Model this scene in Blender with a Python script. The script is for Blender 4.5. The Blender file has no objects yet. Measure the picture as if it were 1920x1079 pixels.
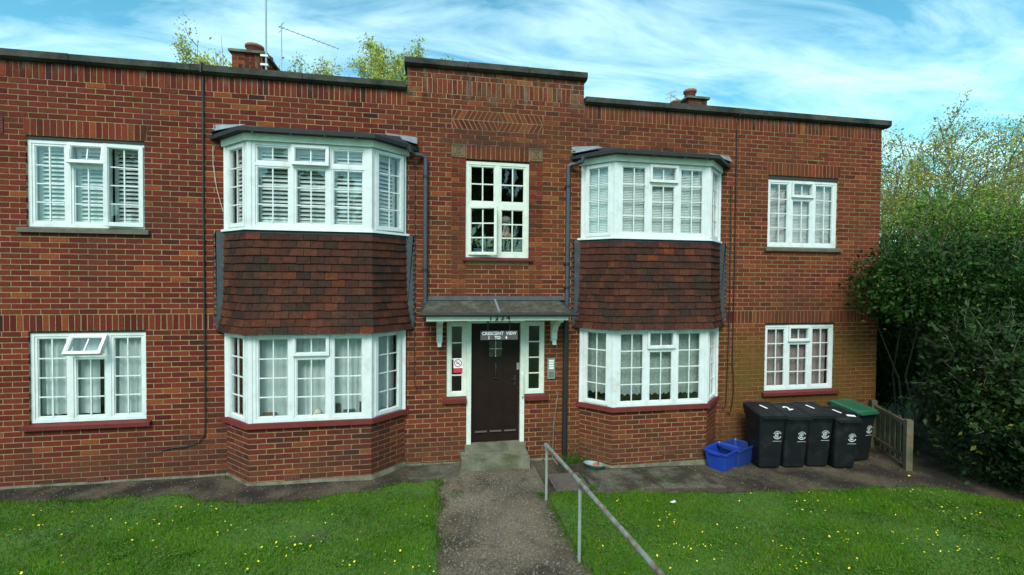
import bpy, math, random
import numpy as np
from mathutils import Matrix, Vector
random.seed(7); rng = np.random.default_rng(7)
S = bpy.context.scene; COL = S.collection
R = math.radians
# ------------------------------------------------------------------ camera
CAM = Vector((5.4944, -7.2039, 2.8732)); YAW, PITCH, ROLL = R(10.201), R(-1.225), R(0.459)
fw = Vector((math.sin(YAW)*math.cos(PITCH), math.cos(YAW)*math.cos(PITCH), math.sin(PITCH)))
r0 = Vector((math.cos(YAW), -math.sin(YAW), 0)); u0 = r0.cross(fw)
rt = r0*math.cos(ROLL) + u0*math.sin(ROLL); up = u0*math.cos(ROLL) - r0*math.sin(ROLL)
cd = bpy.data.cameras.new('camera'); cam = bpy.data.objects.new('camera', cd); COL.objects.link(cam)
cd.sensor_width = 36; cd.lens = 36*860.47/1920; cd.clip_end = 2000; cd.clip_start = .05
cam.matrix_world = Matrix(((rt.x, up.x, -fw.x, CAM.x), (rt.y, up.y, -fw.y, CAM.y), (rt.z, up.z, -fw.z, CAM.z), (0, 0, 0, 1)))
S.camera = cam
# ------------------------------------------------------------------ light
SUN_EL, SUN_AZ = R(47), R(200)       # azimuth clockwise from +Y (sun stands in front of the facade, high and to the side)
sd = bpy.data.lights.new('sun', 'SUN'); sd.energy = 1.5; sd.angle = R(26); sd.color = (1, .96, .9)
so = bpy.data.objects.new('sun', sd); COL.objects.link(so); so.location = (0, -20, 30)
sdir = Vector((math.sin(SUN_AZ)*math.cos(SUN_EL), math.cos(SUN_AZ)*math.cos(SUN_EL), math.sin(SUN_EL)))
so.rotation_euler = (-sdir).to_track_quat('-Z', 'Y').to_euler()
W = bpy.data.worlds.new('World'); S.world = W; W.use_nodes = True
nt = W.node_tree; N = nt.nodes; L = nt.links; N.clear()
def nd(nt, t, **k):
    n = nt.nodes.new(t)
    for a, b in k.items():
        if a in n.inputs: n.inputs[a].default_value = b
        else: setattr(n, a, b)
    return n
sky = nd(nt, 'ShaderNodeTexSky', sky_type='NISHITA', sun_disc=False, sun_elevation=SUN_EL, sun_rotation=SUN_AZ)
tint = nd(nt, 'ShaderNodeMix', data_type='RGBA', blend_type='MULTIPLY'); tint.inputs[0].default_value = 1
tint.inputs[7].default_value = (.56, 1.24, 1.12, 1)
L.new(sky.outputs[0], tint.inputs[6])
tc = nd(nt, 'ShaderNodeTexCoord'); sep = nd(nt, 'ShaderNodeSeparateXYZ'); L.new(tc.outputs['Generated'], sep.inputs[0])
zz = nd(nt, 'ShaderNodeMath', operation='MAXIMUM'); zz.inputs[1].default_value = .02; L.new(sep.outputs[2], zz.inputs[0])
zo = nd(nt, 'ShaderNodeMath', operation='ADD'); zo.inputs[1].default_value = .12; L.new(zz.outputs[0], zo.inputs[0])
dv = nd(nt, 'ShaderNodeVectorMath', operation='DIVIDE'); L.new(tc.outputs['Generated'], dv.inputs[0])
cmb = nd(nt, 'ShaderNodeCombineXYZ'); [L.new(zo.outputs[0], cmb.inputs[i]) for i in range(3)]; L.new(cmb.outputs[0], dv.inputs[1])
mp = nd(nt, 'ShaderNodeMapping'); mp.inputs['Rotation'].default_value = (0, 0, R(-14)); mp.inputs['Scale'].default_value = (.75, 1.9, 0); L.new(dv.outputs[0], mp.inputs[0])
n1 = nd(nt, 'ShaderNodeTexNoise', Scale=1.9, Detail=12.0, Roughness=.60, Distortion=.55); L.new(mp.outputs[0], n1.inputs['Vector'])
cr = nd(nt, 'ShaderNodeValToRGB'); cr.color_ramp.elements[0].position = .36; cr.color_ramp.elements[1].position = .74; L.new(n1.outputs[0], cr.inputs[0])
cm = nd(nt, 'ShaderNodeMath', operation='MULTIPLY'); cm.inputs[1].default_value = .75; L.new(cr.outputs[0], cm.inputs[0])
mx = nd(nt, 'ShaderNodeMix', data_type='RGBA'); L.new(cm.outputs[0], mx.inputs[0]); L.new(tint.outputs[2], mx.inputs[6]); mx.inputs[7].default_value = (6.0, 8.2, 8.8, 1)
bg = nd(nt, 'ShaderNodeBackground'); bg.inputs[1].default_value = .078; L.new(mx.outputs[2], bg.inputs[0])
wo = nd(nt, 'ShaderNodeOutputWorld'); L.new(bg.outputs[0], wo.inputs[0])
S.view_settings.view_transform = 'Standard'; S.view_settings.look = 'None'; S.view_settings.gamma = 1
S.view_settings.use_curve_mapping = False; S.view_settings.exposure = 1.38
S.cycles.max_bounces = 8; S.cycles.transparent_max_bounces = 24; S.cycles.sample_clamp_indirect = 4

# ------------------------------------------------------------------ materials
MATS = {}
def pmat(name, col, rough=.7, var=.25, scale=8, bump=0, bscale=60, attr=False, metal=0, spec=.5, col2=None, p2=(.45, .65), s2=3, trans=0, detail=4, stain=None):
    m = bpy.data.materials.new(name); m.use_nodes = True; t = m.node_tree; b = t.nodes['Principled BSDF']
    b.inputs['Roughness'].default_value = rough; b.inputs['Metallic'].default_value = metal; b.inputs['Specular IOR Level'].default_value = spec
    geo = nd(t, 'ShaderNodeNewGeometry'); P = geo.outputs['Position']
    if attr:
        a = nd(t, 'ShaderNodeVertexColor'); a.layer_name = 'Col'; c = a.outputs[0]
    else:
        a = nd(t, 'ShaderNodeRGB'); a.outputs[0].default_value = (*col, 1); c = a.outputs[0]
    if col2:
        n = nd(t, 'ShaderNodeTexNoise', Scale=s2, Detail=6.0, Roughness=.6); t.links.new(P, n.inputs['Vector'])
        mr = nd(t, 'ShaderNodeMapRange'); mr.inputs[1].default_value, mr.inputs[2].default_value = p2; t.links.new(n.outputs[0], mr.inputs[0])
        mix = nd(t, 'ShaderNodeMix', data_type='RGBA'); t.links.new(mr.outputs[0], mix.inputs[0]); t.links.new(c, mix.inputs[6]); mix.inputs[7].default_value = (*col2, 1); c = mix.outputs[2]
    if stain: c = stain(t, c, P)
    if var:
        n = nd(t, 'ShaderNodeTexNoise', Scale=scale, Detail=float(detail), Roughness=.65); t.links.new(P, n.inputs['Vector'])
        mr = nd(t, 'ShaderNodeMapRange'); mr.inputs[1].default_value = .25; mr.inputs[2].default_value = .75; mr.inputs[3].default_value = 1-var; mr.inputs[4].default_value = 1+var
        t.links.new(n.outputs[0], mr.inputs[0])
        mix = nd(t, 'ShaderNodeMix', data_type='RGBA', blend_type='MULTIPLY'); mix.inputs[0].default_value = 1; t.links.new(c, mix.inputs[6]); t.links.new(mr.outputs[0], mix.inputs[7]); c = mix.outputs[2]
    t.links.new(c, b.inputs['Base Color'])
    if bump:
        n = nd(t, 'ShaderNodeTexNoise', Scale=bscale, Detail=4.0); t.links.new(P, n.inputs['Vector'])
        bn = nd(t, 'ShaderNodeBump', Strength=bump, Distance=.01); t.links.new(n.outputs[0], bn.inputs['Height']); t.links.new(bn.outputs[0], b.inputs['Normal'])
    if trans:   # thin leaf: some light passes through
        tr = nd(t, 'ShaderNodeBsdfTranslucent'); t.links.new(c, tr.inputs[0]); ms = nd(t, 'ShaderNodeMixShader'); ms.inputs[0].default_value = trans
        t.links.new(b.outputs[0], ms.inputs[1]); t.links.new(tr.outputs[0], ms.inputs[2]); t.links.new(ms.outputs[0], t.nodes['Material Output'].inputs[0])
    MATS[name] = m; return m
def band(t, P, axis, a, b, c, d):      # 0..1 trapezoid along a world axis
    s = nd(t, 'ShaderNodeSeparateXYZ'); t.links.new(P, s.inputs[0])
    outs = []
    for lo, hi in ((a, b), (d, c)):
        mr = nd(t, 'ShaderNodeMapRange', interpolation_type='SMOOTHSTEP'); mr.inputs[1].default_value = lo; mr.inputs[2].default_value = hi
        if lo > hi: mr.inputs[1].default_value, mr.inputs[2].default_value = hi, lo; mr.inputs[3].default_value, mr.inputs[4].default_value = 1, 0
        t.links.new(s.outputs[axis], mr.inputs[0]); outs.append(mr.outputs[0])
    m = nd(t, 'ShaderNodeMath', operation='MULTIPLY'); t.links.new(outs[0], m.inputs[0]); t.links.new(outs[1], m.inputs[1]); return m.outputs[0]
def noise01(t, P, scale, lo, hi, stretch=None):
    if stretch:
        mm = nd(t, 'ShaderNodeMapping'); mm.inputs['Scale'].default_value = stretch; t.links.new(P, mm.inputs[0]); P = mm.outputs[0]
    n = nd(t, 'ShaderNodeTexNoise', Scale=scale, Detail=5.0, Roughness=.6); t.links.new(P, n.inputs['Vector'])
    mr = nd(t, 'ShaderNodeMapRange'); mr.inputs[1].default_value = lo; mr.inputs[2].default_value = hi; t.links.new(n.outputs[0], mr.inputs[0]); return mr.outputs[0]
def mul(t, *ins):
    o = ins[0]
    for i in ins[1:]:
        m = nd(t, 'ShaderNodeMath', operation='MULTIPLY'); t.links.new(o, m.inputs[0])
        if isinstance(i, float): m.inputs[1].default_value = i
        else: t.links.new(i, m.inputs[1])
        o = m.outputs[0]
    return o
def over(t, c, mask, col):
    m = nd(t, 'ShaderNodeMix', data_type='RGBA'); t.links.new(mask, m.inputs[0]); t.links.new(c, m.inputs[6]); m.inputs[7].default_value = (*col, 1); return m.outputs[2]
def brick_stain_shade(k):
    def f(t, c, P):
        alg = mul(t, band(t, P, 0, 10.3, 10.9, 20, 21), band(t, P, 2, -1, -.5, 1.4, 2.25), noise01(t, P, 1.3, .28, .52), .80)     # algae film on the damp end of the wall
        c = over(t, c, alg, (.105*k, .070*k, .014*k))
        mid = mul(t, band(t, P, 0, 4.6, 6.0, 20, 21), noise01(t, P, 1.1, .34, .66), .42)
        c = over(t, c, mid, (.155*k, .062*k, .022*k))
        low = mul(t, band(t, P, 2, -1, -.6, .05, .75), noise01(t, P, 2.2, .30, .62), .5)                                          # splash dirt and painted-in shade darkening the foot of the wall
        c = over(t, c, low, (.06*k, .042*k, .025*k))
        lime = mul(t, band(t, P, 2, 5.52, 5.68, 7, 8), noise01(t, P, 4.0, .47, .70, (2.6, 1, .5)), .6)                           # lime and lichen runs below the coping
        c = over(t, c, lime, (.17*k, .145*k, .105*k))
        wet = mul(t, band(t, P, 0, 5.6, 5.85, 7.2, 7.5), band(t, P, 2, 4.86, 4.95, 5.01, 5.06), noise01(t, P, 5.0, .25, .55), .75)      # dark weathered course over the stair window
        c = over(t, c, wet, (.045*k, .030*k, .022*k))
        wet = mul(t, band(t, P, 0, 5.7, 5.9, 7.1, 7.4), band(t, P, 2, 5.07, 5.10, 5.17, 5.19), noise01(t, P, 5.0, .28, .58), .65)
        c = over(t, c, wet, (.045*k, .030*k, .022*k))
        run = mul(t, noise01(t, P, 2.2, .50, .75, (4.0, 1, .22)), noise01(t, P, .55, .42, .62), .55)      # rain-washed vertical runs
        c = over(t, c, run, (.055*k, .032*k, .024*k))
        soot = mul(t, noise01(t, P, .7, .48, .72), .5)
        return over(t, c, soot, (.06*k, .028*k, .022*k))
    return f
BRICK = pmat('brick', (0, 0, 0), .9, .30, 34, .5, 90, attr=True, spec=.08, stain=brick_stain_shade(1.0))
MORTAR = pmat('mortar', (.325, .225, .115), .95, .22, 14, .4, 120, stain=brick_stain_shade(1.3), spec=.1)
SIDEBRICK = pmat('side_brick', (.24, .075, .05), .9, .3, 12, spec=.2)
TILE = pmat('clay_tile', (0, 0, 0), .8, .35, 22, .4, 70, attr=True, spec=.05, col2=(.032, .022, .017), p2=(.47, .66), s2=2.4)
COPING = pmat('coping_stone', (.062, .056, .048), .9, .35, 9, .5, 50, col2=(.030, .030, .025), s2=2.5, spec=.1)
UPVC = pmat('white_upvc', (.63, .65, .64), .4, .08, 7, spec=.4, col2=(.50, .52, .47), p2=(.52, .78), s2=6)
CREAM = pmat('painted_timber', (.60, .62, .54), .5, .12, 9, col2=(.45, .46, .36), p2=(.6, .85), s2=5)
SILLRED = pmat('red_sill_paint', (.125, .021, .018), .65, .2, 10, spec=.2, col2=(.075, .022, .02), p2=(.55, .8))
SILLDARK = pmat('tile_sill', (.10, .085, .06), .8, .3, 12)
LEAD = pmat('lead', (.038, .045, .050), .7, .3, 7, .3, 40, col2=(.085, .095, .10), p2=(.58, .8), s2=4, spec=.4)
LEADB = pmat('lead_bright', (.24, .26, .28), .4, .3, 9, .3, 30, metal=.3)
FELT = pmat('roof_felt', (.014, .015, .017), .8, .35, 12, .5, 80)
BLACKP = pmat('black_pipe', (.045, .052, .062), .4, .2, 6)
BLACK2 = pmat('black_paint', (.014, .014, .015), .45, .2, 6)
DOORM = pmat('door_timber', (.014, .006, .0045), .5, .3, 8, spec=.2)
CONC = pmat('step_concrete', (.15, .138, .10), .92, .3, 7, .5, 60, col2=(.075, .078, .04), s2=4, spec=.15)
APRON = pmat('apron_asphalt', (.088, .067, .046), .95, .65, 48, 1.0, 45, col2=(.030, .024, .019), p2=(.40, .60), spec=.1, s2=1.7, detail=6)
def path_stain(t, c, P):
    for a in ((0, 1, 5.60, 5.95), (6.75, 7.02, 20, 21)): c = over(t, c, mul(t, band(t, P, 0, *a), noise01(t, P, 3.5, .38, .62), .7), (.040, .042, .014))      # moss creeping in from the edges
    c = over(t, c, mul(t, noise01(t, P, .9, .50, .70), .5), (.19, .155, .115)); return over(t, c, mul(t, noise01(t, P, 2.0, .55, .66), .6), (.035, .028, .020))
PATHM = pmat('path_aggregate', (.130, .100, .070), .95, .8, 52, 1.0, 50, spec=.1, stain=path_stain, col2=(.06, .047, .036), p2=(.42, .66), s2=1.3, detail=6)
LAWN = pmat('lawn_soil', (.045, .105, .010), .95, .4, 20, col2=(.055, .05, .02), p2=(.55, .75), s2=2)
FARG = pmat('far_grass', (.05, .085, .025), .95, .3, .5)
GRASS = pmat('grass_blade', (0, 0, 0), .7, 0, attr=True, spec=.04, trans=.35)
LEAF = pmat('leaf', (0, 0, 0), .5, 0, attr=True, spec=.16, trans=.3)
BARK = pmat('bark', (.13, .105, .08), .9, .35, 12, .4, 40)
GALV = pmat('galvanised_pipe', (.27, .275, .245), .55, .25, 9, .2, 60, metal=.35, col2=(.17, .085, .05), p2=(.47, .64), s2=6)
GREENPOST = pmat('painted_post', (.22, .25, .21), .6, .2, 10, .2, 60, col2=(.15, .11, .08), p2=(.58, .7), s2=8)
BIN = pmat('bin_plastic', (.008, .009, .0105), .5, .25, 4, spec=.25, col2=(.026, .025, .022), p2=(.52, .8), s2=5)
BINGREEN = pmat('green_lid', (.016, .085, .045), .45, .15, 5)
BLUE = pmat('blue_plastic', (.012, .045, .30), .4, .12, 6)
BLUED = pmat('faded_blue_plastic', (.014, .035, .165), .45, .15, 6)
WOOD = pmat('fence_timber', (.135, .105, .060), .9, .35, 10, .4, 40, col2=(.07, .07, .035), s2=3)
TERRA = pmat('terracotta', (.30, .105, .07), .85, .3, 9)
CURT = pmat('white_voile', (.80, .84, .84), .9, .05, 5, trans=.35)
LACE = pmat('lace_net', (.50, .54, .51), .9, .25, 26, trans=.4, detail=2)
PINK = pmat('pink_curtain', (.44, .30, .29), .9, .08, 5, trans=.3)
BLIND = pmat('blind_slat', (.62, .64, .62), .6, .05, 5)
BLINDP = pmat('pink_blind_slat', (.55, .48, .46), .6, .05, 5)
ROOM = pmat('room_plaster', (.40, .37, .33), .9, .05, 3)
EMBL = pmat('worn_print', (.48, .50, .50), .6, .5, 60)
WHITE = pmat('white_print', (.80, .80, .80), .6, 0)
GREYM = pmat('brushed_metal', (.42, .42, .40), .35, .1, 20, metal=.7)
SIGNM = pmat('sign_board', (.10, .075, .075), .6, .15, 12)
REDP = pmat('red_print', (.55, .03, .05), .5, 0)
SKIN = pmat('skin', (.50, .30, .22), .6, .05)
HAIR = pmat('grey_hair', (.55, .52, .47), .7, .2, 40)
CLOTH = pmat('dark_cloth', (.05, .06, .07), .9, .2)
YELLOW = pmat('yellow_petal', (.80, .62, .03), .6, 0)
TRAYM = pmat('green_tray', (.16, .23, .20), .5, .15)
BROWN = pmat('brown_wood', (.12, .045, .025), .5, .2)
DARKOB = pmat('dark_object', (.03, .028, .028), .5, .1)
CREAMOB = pmat('cream_object', (.55, .47, .36), .6, .3, 60)
STRIP = pmat('shadow_gap_steel', (.03, .025, .022), .8, .2)
STONEKEY = pmat('greek_key_tile', (.075, .048, .028), .9, .2, 20)
def glassmat():
    m = bpy.data.materials.new('window_glass'); m.use_nodes = True; t = m.node_tree; t.nodes.clear()
    o = nd(t, 'ShaderNodeOutputMaterial'); tr = nd(t, 'ShaderNodeBsdfTransparent'); tr.inputs[0].default_value = (.93, .96, .95, 1)
    gl = nd(t, 'ShaderNodeBsdfGlossy'); gl.inputs['Roughness'].default_value = .012; gl.inputs[0].default_value = (1, 1, 1, 1)
    lw = nd(t, 'ShaderNodeFresnel', IOR=1.62); ms = nd(t, 'ShaderNodeMixShader')
    geo = nd(t, 'ShaderNodeNewGeometry'); n = nd(t, 'ShaderNodeTexNoise', Scale=2.2, Detail=1.0); t.links.new(geo.outputs['Position'], n.inputs['Vector'])
    b = nd(t, 'ShaderNodeBump', Strength=.06, Distance=.02); t.links.new(n.outputs[0], b.inputs['Height']); t.links.new(b.outputs[0], gl.inputs['Normal'])
    bf = nd(t, 'ShaderNodeMath', operation='SUBTRACT'); bf.inputs[0].default_value = 1.5; t.links.new(geo.outputs['Backfacing'], bf.inputs[1])
    b2 = nd(t, 'ShaderNodeMath', operation='GREATER_THAN'); b2.inputs[1].default_value = 1.0; t.links.new(bf.outputs[0], b2.inputs[0])
    fx = nd(t, 'ShaderNodeMath', operation='MULTIPLY'); t.links.new(lw.outputs[0], fx.inputs[0]); t.links.new(b2.outputs[0], fx.inputs[1])
    f2 = nd(t, 'ShaderNodeMath', operation='MULTIPLY'); f2.inputs[1].default_value = 1.5; t.links.new(fx.outputs[0], f2.inputs[0]); t.links.new(f2.outputs[0], ms.inputs[0]); t.links.new(tr.outputs[0], ms.inputs[1]); t.links.new(gl.outputs[0], ms.inputs[2]); t.links.new(ms.outputs[0], o.inputs[0]); return m
GLASS = glassmat()

# ------------------------------------------------------------------ mesh helpers
class MB:
    def __init__(s, M=None): s.v = []; s.f = []; s.c = []; s.M = M
    def add(s, vs, fs, col=None):
        o = len(s.v)
        s.v += [tuple(s.M @ Vector(p)) for p in vs] if s.M is not None else [tuple(p) for p in vs]
        for f in fs: s.f.append(tuple(i+o for i in f)); s.c.append(col)
    def box(s, x0, x1, y0, y1, z0, z1, col=None):
        s.add([(x0, y0, z0), (x1, y0, z0), (x1, y1, z0), (x0, y1, z0), (x0, y0, z1), (x1, y0, z1), (x1, y1, z1), (x0, y1, z1)],
              [(0, 1, 5, 4), (1, 2, 6, 5), (2, 3, 7, 6), (3, 0, 4, 7), (4, 5, 6, 7), (3, 2, 1, 0)], col)
    def hexa(s, b, t, col=None):           # 4 bottom + 4 top corners, counter-clockwise from above
        s.add(list(b)+list(t), [(0, 1, 5, 4), (1, 2, 6, 5), (2, 3, 7, 6), (3, 0, 4, 7), (4, 5, 6, 7), (3, 2, 1, 0)], col)
    def prism(s, poly, a, b, axis=2, col=None):
        n = len(poly)
        def p(q, h): return (q[0], q[1], h) if axis == 2 else ((q[0], h, q[1]) if axis == 1 else (h, q[0], q[1]))
        s.add([p(q, a) for q in poly]+[p(q, b) for q in poly], [tuple((i, (i+1) % n, n+(i+1) % n, n+i)) for i in range(n)]+[tuple(range(n))[::-1], tuple(range(n, 2*n))], col)
    def tube(s, pts, r, n=8, col=None, cap=True):
        pts = [Vector(p) for p in pts]; rs = r if isinstance(r, (list, tuple)) else [r]*len(pts); rings = []; prev = None
        for i, p in enumerate(pts):
            d = (pts[min(i+1, len(pts)-1)]-pts[max(i-1, 0)]).normalized()
            a = (prev - d*prev.dot(d)) if prev is not None else d.orthogonal()
            if a.length < 1e-6: a = d.orthogonal()
            a.normalize(); prev = a; b = d.cross(a)
            rings.append([p+(a*math.cos(2*math.pi*k/n)+b*math.sin(2*math.pi*k/n))*rs[i] for k in range(n)])
        vs = [q for g in rings for q in g]; fs = []
        for i in range(len(pts)-1):
            for k in range(n): fs.append((i*n+k, i*n+(k+1) % n, (i+1)*n+(k+1) % n, (i+1)*n+k))
        if cap: fs += [tuple(range(n))[::-1], tuple(range((len(pts)-1)*n, len(pts)*n))]
        s.add(vs, fs, col)
    def lathe(s, prof, n=16, c=(0, 0, 0), col=None):
        vs = []; fs = []
        for r, z in prof:
            for k in range(n): vs.append((c[0]+r*math.cos(2*math.pi*k/n), c[1]+r*math.sin(2*math.pi*k/n), c[2]+z))
        for i in range(len(prof)-1):
            for k in range(n): fs.append((i*n+k, i*n+(k+1) % n, (i+1)*n+(k+1) % n, (i+1)*n+k))
        fs.append(tuple(range(n))[::-1]); fs.append(tuple(range((len(prof)-1)*n, len(prof)*n))); s.add(vs, fs, col)
    def mesh(s, name, mat, smooth=False):
        me = bpy.data.meshes.new(name); me.from_pydata(s.v, [], s.f); me.materials.append(mat)
        if any(c is not None for c in s.c):
            at = me.color_attributes.new('Col', 'FLOAT_COLOR', 'CORNER'); buf = []
            for f, c in zip(s.f, s.c): buf += [*(c or (.3, .3, .3)), 1]*len(f)
            at.data.foreach_set('color', buf)
        if smooth: me.polygons.foreach_set('use_smooth', [True]*len(me.polygons))
        me.update(); return me
    def build(s, name, mat, parent=None, smooth=False):
        return link(bpy.data.objects.new(name, s.mesh(name, mat, smooth)), parent)
def link(o, parent=None):
    COL.objects.link(o)
    if parent is not None:
        o.parent = parent
        if parent.get('world_parts'): o.matrix_parent_inverse = Matrix.Translation(-Vector(parent['world_parts']))
    return o
def tag(o, label, cat, group=None, kind=None):
    if label: o['label'] = label
    if cat: o['category'] = cat
    if group: o['group'] = group
    if kind: o['kind'] = kind
    return o
def empty(name, loc, label, cat, rz=0, group=None, world=False):
    o = bpy.data.objects.new(name, None); COL.objects.link(o); o.location = loc; o.rotation_euler = (0, 0, rz); o.empty_display_size = .1
    if world: o['world_parts'] = list(loc)
    return tag(o, label, cat, group)
def recenter(o):      # keep a single-mesh thing's origin at its base
    me = o.data; n = len(me.vertices); a = np.empty(n*3, np.float32); me.vertices.foreach_get('co', a); a = a.reshape(-1, 3)
    c = np.array([(a[:, 0].min()+a[:, 0].max())/2, (a[:, 1].min()+a[:, 1].max())/2, a[:, 2].min()]); a -= c; me.vertices.foreach_set('co', a.ravel().astype(np.float32)); o.location = c; me.update(); return o
def np_mesh(name, verts, faces_per, cols, mat, parent=None):      # verts (n,k,3): n faces with k own corners each
    n, k, _ = verts.shape
    me = bpy.data.meshes.new(name); me.vertices.add(n*k); me.vertices.foreach_set('co', verts.reshape(-1).astype(np.float32))
    me.loops.add(n*k); me.loops.foreach_set('vertex_index', np.arange(n*k, dtype=np.int32)); me.polygons.add(n)
    me.polygons.foreach_set('loop_start', np.arange(0, n*k, k, dtype=np.int32)); me.polygons.foreach_set('loop_total', np.full(n, k, np.int32))
    me.materials.append(mat); me.update(calc_edges=True)
    at = me.color_attributes.new('Col', 'FLOAT_COLOR', 'CORNER'); c4 = np.ones((n, k, 4), np.float32); c4[:, :, :3] = cols[:, None, :]; at.data.foreach_set('color', c4.ravel())
    return link(bpy.data.objects.new(name, me), parent)
def text_mesh(s, size, bold=.0, spacing=1.0, extrude=.002):
    cu = bpy.data.curves.new('lettering', 'FONT'); cu.body = s; cu.size = size; cu.align_x = 'CENTER'; cu.align_y = 'CENTER'; cu.offset = bold; cu.space_character = spacing; cu.extrude = extrude; cu.resolution_u = 3
    o = bpy.data.objects.new('lettering', cu); COL.objects.link(o); dg = bpy.context.evaluated_depsgraph_get(); dg.update()
    me = bpy.data.meshes.new_from_object(o.evaluated_get(dg)); bpy.data.objects.remove(o); me.materials.clear(); return me
def text(s, size, M, mat, name, parent=None, **k):
    me = text_mesh(s, size, **k); me.transform(M); me.materials.append(mat); return link(bpy.data.objects.new(name, me), parent)
FRONT = Matrix.Rotation(R(90), 4, 'X')       # text facing -Y
def g(x): return float(np.interp(x, [-50, 3, 6.5, 9, 11, 14, 60], [0, -.01, -.06, -.13, -.17, -.2, -.25]))
def depth(p): return (Vector(p)-CAM).dot(fw)

# ------------------------------------------------------------------ ground
def sheet(name, xs, y0, y1, ny, zf, mat, kind='structure'):
    v = []; f = []
    for x in xs:
        a, b = (y0(x) if callable(y0) else y0), (y1(x) if callable(y1) else y1)
        for j in range(ny+1): y = a+(b-a)*j/ny; v.append((x, y, zf(x, y)))
    for i in range(len(xs)-1):
        for j in range(ny): k = i*(ny+1)+j; f.append((k, k+ny+1, k+ny+2, k+1))
    me = bpy.data.meshes.new(name); me.from_pydata(v, [], f); me.materials.append(mat); me.update()
    if me.polygons[0].normal.z < 0: me.flip_normals()
    o = link(bpy.data.objects.new(name, me)); o['kind'] = kind; return o
fr = lambda a, b, n: [a+(b-a)*i/n for i in range(n+1)]
sheet('ground', [-600, -60, -20, -5]+fr(-2, 16, 36)+[20, 60, 600], -600, 600, 30, lambda x, y: g(x)-.05, FARG)
LE = [(-6, -.42), (.2, -.5), (1.4, -.58), (2.35, -.66), (2.75, -.88), (3.1, -.98), (3.85, -1.0), (4.7, -.86), (5.15, -.66), (5.62, -.62)]
RE = [(7.05, -1.24), (7.85, -1.28), (9.13, -1.41), (10.7, -1.58), (12.46, -1.62), (12.84, -1.77), (13.57, -2.29), (15, -3.2), (20, -6)]
def le(x): return float(np.interp(x, [p[0] for p in LE], [p[1] for p in LE])) + .03*math.sin(x*9)+.02*math.sin(x*23)
def ren(x): return float(np.interp(x, [p[0] for p in RE], [p[1] for p in RE])) + .03*math.sin(x*7)+.02*math.sin(x*19)
PXL = lambda y: 5.63+.05*(y+1)+.025*math.sin(y*8)        # ragged path edges
def lawn_z(x, y): return g(x)+.012+.012*math.sin(x*2.1)*math.sin(y*2.7)
sheet('lawn', fr(-8, 5.58, 60), le, -12, 40, lawn_z, LAWN)
sheet('lawn', fr(7.08, 18, 50), ren, -12, 40, lawn_z, LAWN)
sheet('pavement', fr(-8, 5.6, 60), lambda x: .3, lambda x: le(x)-.08, 4, lambda x, y: g(x)-.002+.004*math.sin(x*5), APRON)
sheet('pavement', fr(7.05, 18, 50), lambda x: .3, lambda x: ren(x)-.08, 4, lambda x, y: g(x)-.002+.004*math.sin(x*5), APRON)
sheet('path', fr(5.5, 7.12, 8), .3, -12, 60, lambda x, y: g(x)+.004+.004*math.sin(x*9+y*4), PATHM)

SLAB = pmat('slab_concrete', (.105, .092, .070), .95, .5, 30, .9, 40, spec=.1, col2=(.040, .034, .024), p2=(.42, .62), s2=3)
pav = bpy.data.objects['pavement.001']
for (poly, par) in (([(7.78, -.52), (8.62, -.50), (8.80, -1.20), (7.80, -1.16)], pav), ([(8.64, -.50), (9.55, -.52), (9.75, -1.28), (8.82, -1.20)], pav), ([(5.22, -.08), (5.96, -.08), (5.95, -.50), (5.60, -.56), (5.2, -.50)], bpy.data.objects['pavement'])):
    mb = MB(); n = len(poly); pp = poly[::-1]; mb.add([(x, y, g(x)-.03) for x, y in pp]+[(x, y, g(x)+.010) for x, y in pp], [(i, (i+1) % n, n+(i+1) % n, n+i) for i in range(n)]+[tuple(range(n, 2*n))]); o = mb.build('paving_slab', SLAB, par)
    if o.data.polygons[-1].normal.z < 0: o.data.flip_normals()
def blades(name, n, region, seed):
    r = np.random.default_rng(seed); xs, ys = region(r, n); n = len(xs)
    z = np.array([g(x) for x in xs])+.012
    patch = np.sin(xs*2.3+np.sin(ys*3.1)*1.5)*np.sin(ys*2.9+np.cos(xs*1.7)*1.2)
    patch2 = np.sin(xs*5.1+ys*2.0)*np.sin(ys*6.3-xs*1.1)
    h = r.uniform(.018, .055, n)*(1+.35*patch)*np.where(r.uniform(0, 1, n) > .985, 1.7, 1); w = r.uniform(.0022, .0045, n); a = r.uniform(0, 6.283, n); lean = r.uniform(.1, .75, n); la = r.uniform(0, 6.283, n)
    V = np.zeros((n, 3, 3)); dx, dy = np.cos(a)*w, np.sin(a)*w
    V[:, 0] = np.stack([xs-dx, ys-dy, z], -1); V[:, 1] = np.stack([xs+dx, ys+dy, z], -1)
    V[:, 2] = np.stack([xs+np.cos(la)*h*lean, ys+np.sin(la)*h*lean, z+h*np.sqrt(1-.6*lean**2)], -1)
    base = np.array([.078, .182, .006]); c = base[None]*(r.uniform(.65, 1.35, n)*(1+.28*patch+.15*patch2))[:, None]
    yel = r.uniform(0, 1, n)+.22*patch2; c[yel > .90] = np.array([.17, .22, .025])*r.uniform(.7, 1.3, (int((yel > .90).sum()), 1))
    dry = r.uniform(0, 1, n) > .965; c[dry] = np.array([.19, .15, .07])
    o = np_mesh(name, V, 3, c, GRASS); o['kind'] = 'stuff'; return o
def reg_left(r, n):
    x = r.uniform(-2.5, 5.66, n); y = r.uniform(-4.2, -.4, n); e = np.array([le(a) for a in x]); k = (y < e+.02+r.normal(0, .015, n)) & (x < np.array([PXL(b) for b in y])+r.normal(0, .03, n)); return x[k], y[k]
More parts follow.
